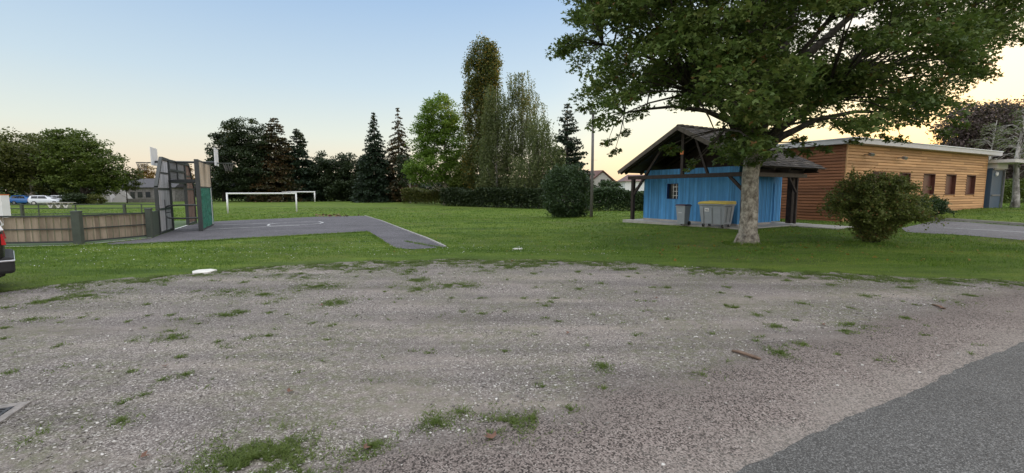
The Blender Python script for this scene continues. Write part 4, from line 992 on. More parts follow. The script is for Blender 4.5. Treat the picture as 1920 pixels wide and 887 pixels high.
# ------------------------------------------------------------------ black car at the left edge (local: +x forward, origin under rear)
def make_car(label, paint, loc, yaw, group=None, name='parked_car', simple=False, L=4.2, H=1.55, lightstrip=False):
    e = empty(name, (0,0,0), label, 'car', group); W = 1.74
    # side profile stations: x, z_bottom, z_belt, z_top, half width belt, half width top
    prof = [(0.0,.36,.98,1.00,.70,.60),(.02,.30,1.00,1.05,.80,.64),(.09,.28,1.03,1.30,.85,.62),(.19,.26,1.04,H*.965,.86,.62),(.6,.25,1.03,H,.87,.64),(1.4,.24,1.01,H+.01,.87,.65),(2.2,.24,.99,H*.965,.87,.63),
            (2.75,.24,.97,1.25,.87,.66),(3.05,.25,.95,1.0,.86,.72),(3.6,.28,.88,.90,.83,.70),(4.0,.32,.74,.76,.76,.62),(4.2,.38,.58,.60,.60,.50)]
    b = MB(); v = []; n = 10
    for x, zb, zm, zt_, wm, wt in prof:
        x = x*L/4.2
        half = [(wm*.9, zb), (wm*1.0, zb+(zm-zb)*.35), (wm, zm), (wt+(wm-wt)*.25, zm+(zt_-zm)*.62), (wt*.86, zt_)]
        v += [(x, y, z) for y, z in half]+[(x, -y, z) for y, z in reversed(half)]
    fs = [tuple(range(n)), tuple(reversed(range((len(prof)-1)*n, len(prof)*n)))]
    for i in range(len(prof)-1):
        for k in range(n): fs.append((i*n+k, i*n+(k+1) % n, (i+1)*n+(k+1) % n, (i+1)*n+k))
    b.add(v, fs); b.build('body', M[paint], e, smooth=True, bevel=0)
    # side windows, windscreens
    for s_ in (-1, 1):
        for x0, x1, x2, x3 in ((.45,1.25,.50,1.25),(1.32,2.5,1.32,2.15)):
            b = MB(); q0 = .885; z0, z1 = 1.06, H-.10
            pl = [Vector((x0,s_*.856,z0)), Vector((x1,s_*.856,z0)), Vector((x3,s_*.70,z1)), Vector((x2,s_*.70,z1))]
            b.prism(pl, (0, s_*.02, .004)); b.build('window', M['carglass'], e)
    b = MB(); b.prism([Vector((.03,-.62,1.08)), Vector((.03,.62,1.08)), Vector((.15,.54,H-.10)), Vector((.15,-.54,H-.10))], (-.02,0,.006)); b.build('rear_window', M['carglass'], e)
    b = MB(); b.prism([Vector((3.02,-.66,1.02)), Vector((3.02,.66,1.02)), Vector((2.25,.56,H-.08)), Vector((2.25,-.56,H-.08))], (.02,0,.02)); b.build('windscreen', M['carglass'], e)
    for s_ in (-1, 1):
        b = MB(); b.prism([Vector((-.02,s_*.62,.80)), Vector((.20,s_*.862,.80)), Vector((.13,s_*.862,.97)), Vector((.0,s_*.72,.98))], (-.0,s_*.02,0)); b.prism([Vector((-.03,s_*.80,.80)), Vector((-.03,s_*.58,.80)), Vector((.0,s_*.60,.97)), Vector((.0,s_*.80,.97))], (.05,0,0)); b.build('tail_light', M['taillight'], e)
    b = MB(); b.box((.02,0,.47), (.24,1.66,.26)); b.build('bumper', M['rubber'], e, bevel=.05)
    if lightstrip:
        b = MB(); b.box((.02,0,.545), (.254,1.674,.028)); b.build('bumper_trim', M['silver'], e, bevel=.01)
        b = MB(); b.box((.20,0,H+.005), (.34,1.1,.05)); b.build('spoiler', M['rubber'], e, bevel=.015)
        for s_ in (-1, 1):
            b = MB(); b.bar((.02,s_*.80,1.02), (.19,s_*.66,H-.10), .05, .07); b.build('pillar_trim', M['white'], e)
    for x in (.78, 3.35):
        for s_ in (-1, 1):
            b = MB(); b.tube([(x,s_*.68,.32),(x,s_*.88,.32)], .32, 20); wl_ = b.build('wheel', M['rubber'], e)
            b = MB(); b.tube([(x,s_*.86,.32),(x,s_*.89,.32)], .2, 16); b.build('rim', M['silver'], wl_)
    for s_ in (-1, 1):
        b = MB(); b.box((4.02,s_*.55,.68), (.2,.3,.14), (Vector((.93,-s_*.36,0)), Vector((s_*.36,.93,0)), Vector((0,0,1)))); b.build('headlight', M['silver'], e)
    e.location = loc; e.rotation_euler.z = yaw; return e
cl = V2(-8.62, 7.55, 0); make_car('black car with a red tail light, only its rear corner at the left edge', 'carblack', cl, math.atan2(-.74, -.66), lightstrip=True)

# ------------------------------------------------------------------ things far behind on the left
g = V2(atY(1, 380, 24).x, 24.0); g.z = float(T(g.x, g.y)); e = empty('white_box', g, 'white upright cabinet with an orange top edge seen above the black car', 'cabinet')
z1 = atY(9, 366, 24).z-g.z
b = MB(); b.box(g+up*(z1/2), (.55, .4, z1)); b.build('cabinet_body', M['white'], e, bevel=.01); b = MB(); b.box(g+up*(z1+.022), (.57, .42, .04)); b.build('cabinet_top', M['orange'], e)
def far(px, py, Y): q = atY(px, py, Y); return V2(q.x, q.y, float(T(q.x, q.y)))
for px_, Y, yaw, paint, lab in ((-28,74,.15,'carblue','blue car parked under the brown-green tree at the far left'), (40,76,.1,'carblue','second blue car parked beyond the lawn, right of the first blue one'), (72,74,.35,'carwhite','white car parked nearest the blue cars under the trees'), (108,76,.3,'carwhite','middle white car parked behind the zigzag-legged table'), (138,79,.25,'carwhite','white car parked farthest right beside the dark hedge')):
    p = far(px_-14, 378, Y); p.z = float(T(p.x, p.y)); make_car(lab, paint, p, yaw, 'cars parked beyond the lawn')
# zigzag table
pt = far(113, 384, 58); e = empty('picnic_table', pt, 'pale concrete table with zigzag legs on the far lawn', 'table')
b = MB(); b.box(pt+up*.80, (3.3, .9, .07)); b.build('table_top', M['concrete'], e)
for k_ in range(3):
    x = -1.0+k_*.98; b = MB(); b.bar(pt+V2(x-.42,0,.74), pt+V2(x,0,.06), .15, .6, up=(0,1,0)); b.bar(pt+V2(x+.42,0,.74), pt+V2(x,0,.06), .15, .604, up=(0,1,0)); b.build('leg', M['stonewhite'], e)
# stone house
hp = far(245, 375, 98); e = empty('stone_house', hp, 'low grey stone house with a dark slate roof behind the lawn', 'house')
def hbox(px0, px1, pyt, Y, z0=0): 
    a = atY(px0, pyt, Y); c = atY(px1, pyt, Y); return a.x, c.x, a.z
x0, x1, ze = hbox(206, 330, 351, 98); gz = hp.z
b = MB(); b.box(((x0+x1)/2, 100.5, (gz+ze)/2), (x1-x0, 6, ze-gz)); b.build('wall', M['stone'], e)
zr = atY(250, 335, 101).z; b = MB()
b.prism([(x0-.4, 97.1, ze-.05), (x0-.4, 104, ze-.05), (x0-.4, 100.5, zr)], (x1-x0+.8, 0, 0)); b.build('roof', M['slate'], e)
for px_, w_, h0, h1 in ((225, 1.4, 0, 2.0), (262, 1.0, .9, 2.1), (277, 1.0, .9, 2.1), (248, .9, 0, 2.1), (310, 1, .9, 2.1)):
    c = atY(px_, 360, 97.45); b = MB(); b.box((c.x, 97.46, gz+(h0+h1)/2), (w_, .06, h1-h0)); b.build('window' if h0 else 'door', M['glassdark'], e)
# two pale tent-like awnings left of the house
for px_, w_, lab in ((203, 3.2, 'pale tent left in front of the stone house'), (232, 3.0, 'pale tent right in front of the stone house')):
    c = far(px_, 378, 92); b = MB(); zt_ = 2.5
    b.add([c+V2(-w_/2,-1.2,0), c+V2(w_/2,-1.2,0), c+V2(w_/2,1.2,0), c+V2(-w_/2,1.2,0), c+V2(-w_*.15,0,zt_), c+V2(w_*.15,0,zt_)], [(0,1,5,4),(1,2,5),(2,3,4,5),(3,0,4),(3,2,1,0)])
    o = b.build('tent', M['render']); tag(o, lab, 'tent', 'pale tents by the stone house')
# boundary wall and low hedge by the cars
c0, c1 = far(160, 376, 93), far(300, 377, 90)
b = MB(); b.bar(c0+up*.35, c1+up*.35, .3, .8); o = b.build('low_stone_wall', M['stone']); tag(o, 'low grey stone wall in front of the stone house', 'wall')
# house gable behind the round bush and a white house farther right
hx = atY(1132, 380, 85); gz = -.6; e = empty('gabled_house', V2(hx.x, 85, gz), 'grey gabled house with a dark brown roof behind the hedge and round bush', 'house')
zt_ = atY(1130, 321, 85).z; ze = atY(1100, 342, 85).z; xl, xr = atY(1107, 340, 85).x, atY(1153, 340, 85).x; xm = (xl+xr)/2
b = MB(); b.prism([(xl,85,gz),(xr,85,gz),(xr,85,ze),(xm,85,zt_-.15),(xl,85,ze)], (-7.5,9,0)); b.build('wall', M['render'], e)
b = MB(); bk = Vector((-8,9.6,0))
b.prism([(xl-.4,84.7,ze-.25),(xm,84.7,zt_),(xm,84.7,zt_+.18),(xl-.5,84.7,ze-.08)], bk); b.prism([(xr+.4,84.7,ze-.25),(xm,84.7,zt_),(xm,84.7,zt_+.18),(xr+.5,84.7,ze-.08)], bk); b.build('roof', M['frame_red'], e)
b = MB(); q_ = Vector((xm-1.5, 86.5, zt_)); b.tube([q_, q_+up*2.2], .03, 4); b.bar(q_+up*2.15-V2(.9,0), q_+up*2.15+V2(.7,0), .03, .03); b.build('antenna', M['galv'], e)
b = MB(); b.box((xm, 84.97, ze+.1), (.8, .04, .9)); b.build('window', M['glassdark'], e)
hx = atY(1187, 380, 95); e = empty('white_house', V2(hx.x, 95, -.6), 'white house glimpsed left of the blue shed porch post', 'house')
x0, x1 = atY(1172, 360, 95).x, atY(1240, 360, 95).x; zt_ = atY(1180, 340, 95).z
b = MB(); b.box(((x0+x1)/2, 98, (zt_-.6)/2), (x1-x0, 6, zt_+.6)); b.build('wall', M['white'], e)
b = MB(); b.prism([(x0-.5, 94.6, zt_), (x0-.5, 101.4, zt_), (x0+1.2, 98, zt_+1.5)], (x1-x0+1, 0, 0)); b.build('roof', M['frame_red'], e)

# ------------------------------------------------------------------ slabs, drain, litter
def slab(px, py, w_, d_, rot_, label):
    p = at(px, py); b = MB(); pts = [(math.cos(a)*w_*random.uniform(.85, 1.1), math.sin(a)*d_*random.uniform(.85, 1.1)) for a in (.3, 1.2, 2.3, 3.0, 4.1, 5.4)]
    b.prism([(x, y, 0) for x, y in pts], (0, 0, .035)); o = b.build('stone_slab', M['stonewhite'], bevel=.006); o.location = p; o.rotation_euler.z = rot_; return tag(o, label, 'slab')
slab(381, 511, .22, .26, .3, 'flat white stone slab on the gravel edge near the lawn, left of centre')
slab(971, 468, .16, .16, .1, 'small pale stone flush in the grass near the middle')
g0 = at(8, 780); e = empty('drain_grate', g0, 'dark iron drain grate set in a pale concrete surround at the lower left', 'drain')
dx = (at(50, 766)-at(0, 771)); gx = Vector((.93, .36, 0)).normalized(); gy = Vector((-gx.y, gx.x, 0)); c = at(-112, 803)+V2(0,0,.006)
b = MB()
for s_ in (-1, 1): b.box(c+gy*s_*.225, (.72, .07, .03), (gx, gy, up)); b.box(c+gx*s_*.33, (.06, .38, .03), (gx, gy, up))
b.build('concrete_surround', M['drainstone'], e, bevel=.004)
b = MB()
for i in range(9): b.box(c+gy*(-.17+i*.0425)+up*.0, (.6, .018, .03), (gx, gy, up))
for s_ in (-1, 0, 1): b.box(c+gx*s_*.28+up*.001, (.025, .376, .029), (gx, gy, up))
b.build('grate', M['iron'], e)
b = MB(); b.box(c-up*.006, (.6, .38, .012), (gx, gy, up)); b.build('drain_pit', M['rubber'], e)
def stick(p0, p1, r, label):
    a, c_ = at(*p0), at(*p1); a.z = c_.z = r+.004; b = MB(); d_ = c_-a; sdir = Vector((-d_.y, d_.x, 0)).normalized()
    b.tube([a, a+d_*.25+sdir*.012+up*.004, a+d_*.55-sdir*.01+up*.01, a+d_*.8+sdir*.006, c_], [r*.7, r, r*.9, r*1.05, r*.6], 7); b.tube([a+d_*.5, a+d_*.42+sdir*.05+up*.01], [r*.5, r*.2], 5)
    o = b.build('stick', M['stick'], smooth=True); tag(o, label, 'stick')
stick((1372,661),(1426,677), .017, 'thick broken brown stick on the gravel beside the road')
stick((1748,573),(1772,581), .014, 'short brown twig on the gravel near the right edge')
def fallen(px, py, sz, label, col='deadleaf', grp='fallen leaves on the gravel'):
    p = at(px, py); b = MB(); a0_ = random.uniform(0, 6.28); sh_, fc = MAPLE
    vs = []
    for x, y in sh_:
        X = (x*math.cos(a0_)-(y-.5)*math.sin(a0_))*sz; Y_ = (x*math.sin(a0_)+(y-.5)*math.cos(a0_))*sz; vs.append((X, Y_, .012+abs(x)*sz*.45+random.uniform(0, .006)))
    b.add(vs, [tuple(f_) for f_ in fc]); o = b.build('fallen_leaf', M[col]); o.location = p; o.location.z = .004; tag(o, label, 'leaf', grp)
for px_, py_, sz, lab in ((917,822,.085,'curled orange-brown leaf at the edge of the grass patch, bottom middle'), (547,737,.06,'small red-brown leaf on bare gravel left of centre'), (1064,628,.06,'tiny dry leaf on the gravel in the middle'), (1766,580,.10,'dry brown leaf beside the short twig'), (600,575,.07,'small dry leaf near the far grass tufts, left of centre'),
                          (690,844,.05,'tiny reddish leaf in the bottom grass tuft'), (1545,612,.06,'small dry leaf left of the long weed tuft near the road'), (1230,560,.06,'tiny brown leaf on the far gravel right of centre'), (310,690,.05,'tiny brown leaf among the weeds at left'), (275,860,.06,'brown leaf on pebbles at the lower left')):
    fallen(px_, py_, sz, lab)
# leaf heap on the court
p = at(624, 406.5); pts = p_ = rng.normal(size=(90, 3))*np.array([.7, .35, .05])+np.array([p.x, p.y, p.z+.1]); o = leaves('leaf_heap', pts, .16, M['deadleaf'], None); tag(o, kind='stuff')
# fallen leaves under the maple: uncountable
x = rng.normal(7.5, 4.5, 260); y = rng.uniform(10.2, 19, 260); pts = np.stack([x, y, T(x, y)+.05], -1); o = leaves('leaf_litter', pts, .07, M['leaf_orange'], None, MAPLE, up=2); tag(o, kind='stuff')
x = rng.uniform(-13, 3, 900); y = rng.uniform(9.5, 16, 900); k = (y-np.interp(x, edx, edy) > .8)
for pl in no_grass: k &= ~inpoly(x, y, pl)
pts = np.stack([x, y, T(x, y)+.045], -1)[k]; o = leaves('clover_flowers', pts, .022, M['white'], None, up=3); tag(o, kind='stuff')

# ------------------------------------------------------------------ far trees
ROW = 'trees along the far edge of the field'
broadleaf('large olive-brown rounded tree at the far left edge', 'tree', 'broadleaf_tree', [(0,296,78,60),(45,318,38,44),(-70,285,60,62)], 62, 378, 78, 'leaf_brown', per=80, nclump=420, rc=1.5, size=.34, r0=.45, group='trees by the parked cars', shell=.3, bark='bark', hang=.2)
broadleaf('mid-green tree with a dark trunk behind the concrete table', 'tree', 'broadleaf_tree', [(95,300,48,48),(75,328,50,30)], 103, 378, 84, 'leaf_brown', per=70, nclump=170, rc=1.4, size=.34, r0=.55, group='trees by the parked cars', shell=.3)
broadleaf('large green spreading tree, tallest of the group by the parked cars', 'tree', 'maple_tree', [(140,290,55,52),(175,310,50,50),(120,270,30,28),(195,335,36,30),(150,340,60,26)], 157, 378, 80, 'leaf_green', per=70, nclump=340, rc=1.3, size=.32, r0=.45, group='trees by the parked cars', shell=.3)
broadleaf('small tree with thinning brownish leaves in front of the stone house', 'tree', 'small_tree', [(232,338,28,24),(252,328,12,9)], 238, 378, 84, 'leaf_brown', per=40, nclump=70, rc=.9, size=.28, r0=.10, group='trees by the parked cars')
broadleaf('distant yellow-orange autumn tree above the stone house roof', 'tree', 'autumn_tree', [(276,325,12,22),(345,325,14,20),(268,340,8,12)], 278, 372, 125, 'leaf_orange', per=50, nclump=60, rc=1.2, size=.4, r0=.2)
broadleaf('low brown bush beside the pale tents', 'bush', 'low_bush', [(178,375,19,8)], 178, 379, 76, 'leaf_brown', per=60, nclump=40, rc=.7, size=.22, r0=.05, top_py=372)
broadleaf('dark clipped bush right of the white cars', 'bush', 'dark_bush', [(138,373,17,10)], 138, 381, 74, 'leaf_dark', per=70, nclump=60, rc=.7, size=.25, r0=.05, top_py=368, shell=.1)
# dark evergreens left of centre
broadleaf('broad dark evergreen, tallest of the dark group behind the goals', 'tree', 'cedar_tree', [(465,262,36,48),(440,300,44,60),(475,320,40,50)], 468, 377, 96, 'leaf_dark', per=80, nclump=300, rc=1.5, size=.36, r0=.5, group=ROW, flat=.35, shell=.25, nbr=26)
broadleaf('dark evergreen at the left end of the dark group behind the basketball board', 'tree', 'cedar_tree', [(418,285,24,42),(412,330,20,40),(430,255,12,20)], 420, 377, 100, 'leaf_dark', per=70, nclump=170, rc=1.4, size=.36, r0=.4, group=ROW, flat=.35, shell=.3)
conifer('dark conifer with orange sun glow put into its needle colour, behind the far goal', 522, 98, 218, 54, 'needle_glow', low=.03, droop=.1, size=.5, name='glow_tinted_conifer', power=.7, group=ROW)
conifer('dark ragged conifer right of the glow-tinted one', 562, 100, 240, 44, 'needle', low=.03, droop=.1, size=.5, name='dark_conifer', power=.65, group=ROW)
conifer('narrow dark conifer between the broad evergreen and the glow-tinted one', 500, 104, 258, 30, 'needle', low=.03, droop=.1, size=.5, name='dark_conifer', power=.6, group=ROW)
broadleaf('low dark tree mass right of the ragged conifer', 'tree', 'dark_tree', [(605,320,30,34),(590,350,34,26)], 603, 377, 102, 'leaf_dark', per=80, nclump=150, rc=1.4, size=.36, group=ROW, shell=.1)
broadleaf('rounded dark green tree behind the open field, left of the spruces', 'tree', 'dark_tree', [(648,318,34,34),(640,350,46,26)], 645, 377, 102, 'leaf_dark', per=80, nclump=180, rc=1.4, size=.36, group=ROW, shell=.1)
conifer('small dark conifer tip in the gap left of the tall spruces', 683, 104, 290, 26, 'needle', low=.02, size=.5, name='dark_conifer', power=.5, group=ROW)
conifer('tall spiky dark spruce, left one of the pair', 706, 92, 208, 46, 'needle', low=.04, power=.95, droop=.35, size=.45, group=ROW)
conifer('tall spruce with orange sun glow put into its needle colour, right one of the pair', 750, 94, 201, 46, 'needle_glow', low=.06, power=.95, droop=.4, size=.42, group=ROW, dens=.8)
broadleaf('slim pale-stemmed birch leaning beside the glow-tinted spruce', 'tree', 'birch_tree', [(758,320,14,36)], 769, 378, 86, 'leaf_dark', per=40, nclump=50, rc=.9, size=.3, bark='bark_birch', r0=.16, top_py=290)
broadleaf('bright yellow-green airy tree with a slim trunk left of the poplar', 'tree', 'ash_tree', [(822,222,38,50),(800,262,30,44),(848,262,28,50),(812,310,50,34),(850,320,30,26),(782,322,24,24)], 834, 383, 76, 'leaf_bright', per=60, nclump=540, rc=1.05, size=.27, bark='bark', r0=.26, shell=.35, nbr=30, flat=.55)
broadleaf('dense dark green bush at the foot of the poplar', 'bush', 'tall_bush', [(868,340,26,34),(880,310,18,30)], 870, 384, 74, 'leaf_green', per=60, nclump=120, rc=1.1, size=.28, shell=.1, top_py=300)
# poplar: columns of steep clumps
broadleaf('very tall narrow poplar with a golden top, tallest tree in the middle', 'tree', 'poplar_tree', [(888,138,17,46),(908,104,18,32),(922,130,17,54),(915,165,22,50),(888,215,20,72),(918,235,22,70),(896,310,30,60)], 902, 384, 72, 'leaf_poplar', per=60, nclump=720, rc=.75, size=.24, bark='bark_dark', r0=.4, shell=.35, nbr=24, flat=1.6, up=.1)
def weeping(label, lobes, px, Y, top_py, mat_='leaf_birch', n=230, strand=(1.2, 4.2), size=.20, r0=.2, group=None):
    g_ = atY(px, 384, Y); base = V2(g_.x, g_.y, float(T(g_.x, g_.y))); e = empty('weeping_birch', base, label, 'tree', group); pts = []; cen = []; st = MB()
    L = [px_lobe(*l, Y=Y) for l in lobes]; vol = np.array([l[1][0]*l[1][2] for l in L]); vol /= vol.sum()
    for (c, r), f_ in zip(L, vol):
        cc = ell_points(int(n*f_), c, r, .35); cen.append(cc)
        for q_ in cc:
            for _ in range(5):
                ln_ = min(random.uniform(*strand), max(.5, q_[2]-base.z-1.2)); m_ = int(ln_*9); t = np.linspace(0, 1, m_); o_ = rng.normal(0, .4, 2); dr_ = rng.normal(0, .12, 2)
                pts.append(np.stack([q_[0]+o_[0]+dr_[0]*t*ln_+rng.normal(0, .07, m_), q_[1]+o_[1]+dr_[1]*t*ln_+rng.normal(0, .07, m_), q_[2]+.3-t*ln_], -1))
    leaves('crown', np.concatenate(pts), size, M[mat_], e, KITE, up=.1, hang=1.2)
    cen = np.concatenate(cen); idx = rng.choice(len(cen), 26, replace=False); trunkmesh(base, V2(base.x, base.y, atY(px, top_py+12, Y).z), r0, .04, M['bark_birch'], e, 7, .15, [cen[i] for i in idx]); return e
WB_G = 'weeping birches beside the poplar'
weeping('tall airy weeping birch standing just right of the poplar', [(972,160,24,34),(985,205,36,44),(975,270,40,60)], 978, 68, 124, n=150, group=WB_G)
weeping('dense weeping birch partly in front of the poplar trunk', [(928,195,22,44),(930,260,34,60),(925,320,30,44)], 932, 66, 150, n=185, group=WB_G)
weeping('broad low weeping birch with ochre tint, right one of the three', [(1012,250,32,34),(1022,290,38,40),(990,320,40,40)], 1008, 62, 225, n=140, group=WB_G)
conifer('dark layered fir behind the round bush', 1062, 66, 190, 52, 'needle', low=.1, droop=-.05, upturn=.05, size=.40, name='fir_tree', power=.8, dens=.8)
def hedge(label, p, q, h, d_, mat_, n, size=.2, name='hedge'):
    e = empty(name, p, label, 'hedge'); dv = (q-p); L = dv.length; u_ = dv.normalized(); nn = Vector((-u_.y, u_.x, 0)); s_ = rng.random(n)*L; f_ = rng.uniform(-.5, .5, n); hh = h*(.78+.35*vnoise(s_*1.0, s_*.3+5, .35, 9)); z = hh*rng.random(n)**.6
    P_ = np.stack([p.x+u_.x*s_+nn.x*f_*d_, p.y+u_.y*s_+nn.y*f_*d_, p.z+z], -1); P_[:, 2] += T(P_[:, 0], P_[:, 1])-p.z; leaves('foliage', P_, size, M[mat_], e); b = MB(); k_ = int(L/1.5)
    for i in range(k_): c = p.lerp(q, (i+.5)/k_); b.tube([c-up*.2, c+up*h*.5], [.04, .02], 5)
    b.build('stems', M['bark_dark'], e); return e
hedge('long dark hedge under the poplar and weeping birches', far(835, 384, 70), far(1020, 390, 58), 2.7, 2.6, 'leaf_dark', 22000, .24)
hedge('grey-green hedge between the round bush and the blue shed', far(1098, 388, 50), far(1300, 388, 50), 2.55, 2.2, 'hedgeleaf', 20000, .19)
hedge('dark hedge behind the bright green tree', far(760, 380, 84), far(860, 383, 78), 2.8, 2.2, 'leaf_brown', 9000, .26)
hedge('dark undergrowth below the evergreens behind the goals', far(385, 377, 104), far(765, 377, 100), 4.2, 3.0, 'leaf_dark', 40000, .34)
broadleaf('tree mass in the hedge right of the grey gabled house', 'tree', 'small_tree', [(1142,352,18,14),(1120,362,14,10)], 1140, 386, 54, 'hedgeleaf', per=50, nclump=50, rc=.7, size=.19, r0=.08)
# the wood that closes the horizon
n = 60000; x = rng.uniform(-190, 190, n); y = 165+rng.normal(0, 3, n); hh = 4.5+4.5*vnoise(x+200, y*0, .06, 11); pts = np.stack([x, y, -.65+hh*rng.random(n)**.7], -1)
o = leaves('distant_wood', pts, .9, M['leaf_dark'], None); tag(o, kind='stuff')
# round laurel bush
def roundbush():
    p = at(1062, 408); c = p+up*1.85; r = np.array([1.78, 1.7, 1.95]); e = empty('round_bush', p, 'dense dark round laurel bush beside the slim pole', 'bush')
    n = 15000; d_ = rng.normal(size=(n, 3)); d_ /= np.linalg.norm(d_, axis=1)[:, None]; d_ = np.sign(d_)*np.abs(d_)**.82
    rr = 1-.34*rng.random(n)**1.5+.10*np.sin(d_[:, 0]*7+d_[:, 1]*3)*np.cos(d_[:, 2]*6+1)+.05*np.sin(d_[:, 0]*17+2)*np.sin(d_[:, 2]*15)+.07*np.abs(rng.normal(size=n))*(rng.random(n) < .2); P_ = np.array(c)+d_*rr[:, None]*r; k_ = P_[:, 2] > p.z+.08
    leaves('crown', P_[k_], .13, M['hedgeleaf'], e, up=.3); trunkmesh(p, p+up*2.6, .12, .04, M['bark_dark'], e, 6, .05, [Vector(np.array(c)+rng.normal(size=3)*.8) for _ in range(12)])
roundbush()
# purple-leaved trees on the right, birch trunks in front
broadleaf('large purple-brown tree rising behind the timber building at the right', 'tree', 'purple_tree', [(1830,240,58,52),(1800,290,40,50),(1880,250,60,60),(1950,250,60,70),(1840,320,60,40)], 1850, 392, 52, 'leaf_purple', per=80, nclump=900, rc=1.2, size=.21, r0=.35, shell=.25, base_z=.4, nbr=40)
broadleaf('sunlit purple-green tree at the right edge behind the birch', 'tree', 'purple_tree', [(1960,260,70,80),(1930,330,50,40)], 1945, 392, 60, 'leaf_purple', per=70, nclump=380, rc=1.2, size=.24, r0=.3, base_z=.4)
def barebirch(px, py, Y, top, label, rs=1.0):
    g_ = atY(px, py, Y); base = V2(g_.x, g_.y, float(T(g_.x, g_.y))); e = empty('birch_tree', base, label, 'tree', 'thin birches by the booth'); H = atY(px, top, Y).z-base.z; b = MB()
    b.tube([base-up*.2, base+up*.6+V2(.03,0), base+up*H*.5+V2(-.15,.1), base+up*H+V2(.1,0)], [.30*rs, .21*rs, .12*rs, .02], 9); pts = []
    for i in range(46):
        f_ = random.uniform(.28, .97); a = random.uniform(0, 6.28); L = H*.36*(1.12-f_)*random.uniform(.6, 1.2); s_ = base+up*H*f_; m_ = s_+V2(math.cos(a)*L*.5, math.sin(a)*L*.5, L*.45); q_ = s_+V2(math.cos(a)*L, math.sin(a)*L, L*.45)
        b.tube([s_, m_, q_], [.035, .02, .008], 5); t_ = q_
        for j in range(3):
            a2 = a+random.uniform(-.9, .9); q2 = q_+V2(math.cos(a2)*L*.35, math.sin(a2)*L*.35, -L*random.uniform(.05, .5)); b.tube([m_.lerp(q_, random.random()), q2], [.012, .005], 4); pts.append(np.array(q_)+(np.array(q2)-np.array(q_))*rng.random((9, 1))+rng.normal(0, .12, (9, 3)))
    b.build('trunk', M['bark_birch'], e, smooth=True); leaves('crown', np.concatenate(pts), .11, M['leaf_birch'], e)
barebirch(1902, 391, 33, 200, 'thin white birch with sparse leaves just right of the booth')
barebirch(1850, 391, 46, 225, 'thin bare-branched birch behind the booth and timber building', .5)
hedge('green hedge beyond the booth at the right edge', V2(44, 44, .4), V2(62, 50, .4), 2.4, 2.0, 'leaf_green', 9000, .2)

# ------------------------------------------------------------------ loose bush in front of the timber building
def arching_bush(label, px, py, Y, w_px, h_px, nst, seed, mat_='bushleaf', name='arching_bush', sz=.058):
    random.seed(seed); g_ = at(px, py); base = V2(g_.x, g_.y, g_.z); e = empty(name, base, label, 'bush'); W = w_px/2*base.y/FPX; H = h_px*base.y/FPX; b = MB(); P_ = []
    for i in range(nst):
        a = random.uniform(0, 6.283); q_ = random.random(); L = W*(.25+.85*q_**.6); hgt = H*(1.02-.55*q_**1.6)*random.uniform(.72, 1.03)
        s_ = base+V2(math.cos(a)*.22*random.random(), math.sin(a)*.22*random.random(), 0); pts = []
        for k_ in range(8):
            t = k_/7; pts.append(s_+V2(math.cos(a)*L*t**1.25+random.gauss(0, .02), math.sin(a)*L*t**1.25+random.gauss(0, .02), hgt*math.sin(t*2.0)/math.sin(min(2.0, math.pi/2)) if t < 1 else hgt*.9))
        b.tube(pts, [.016, .014, .012, .010, .008, .006, .005, .003], 4)
        for k_ in range(1, 8):
            for _ in range(5):
                c = pts[k_].lerp(pts[k_-1], random.random()); tw = Vector((random.gauss(0, 1), random.gauss(0, 1), random.gauss(.1, .7))).normalized()*random.uniform(.08, .34); n_ = int(5+tw.length*26)
                P_.append(np.array(c)+np.linspace(.1, 1, n_)[:, None]*np.array(tw)+rng.normal(0, .028, (n_, 3)))
    P_ = np.concatenate(P_); P_ = P_[P_[:, 2] > base.z+.12]; leaves('crown', P_, sz, M[mat_], e, up=.3, hang=.2); b.build('stems', M['bark_dark'], e, smooth=True); print('bush', len(P_)); return e
arching_bush('loose yellow-green arching bush on the grass in front of the timber building', 1632, 456, 14, 150, 128, 150, 3)
arching_bush('small dark green bush at the foot of the timber building wall', 1738, 413, 24, 56, 40, 50, 5, 'hedgeleaf', 'small_bush', .09)

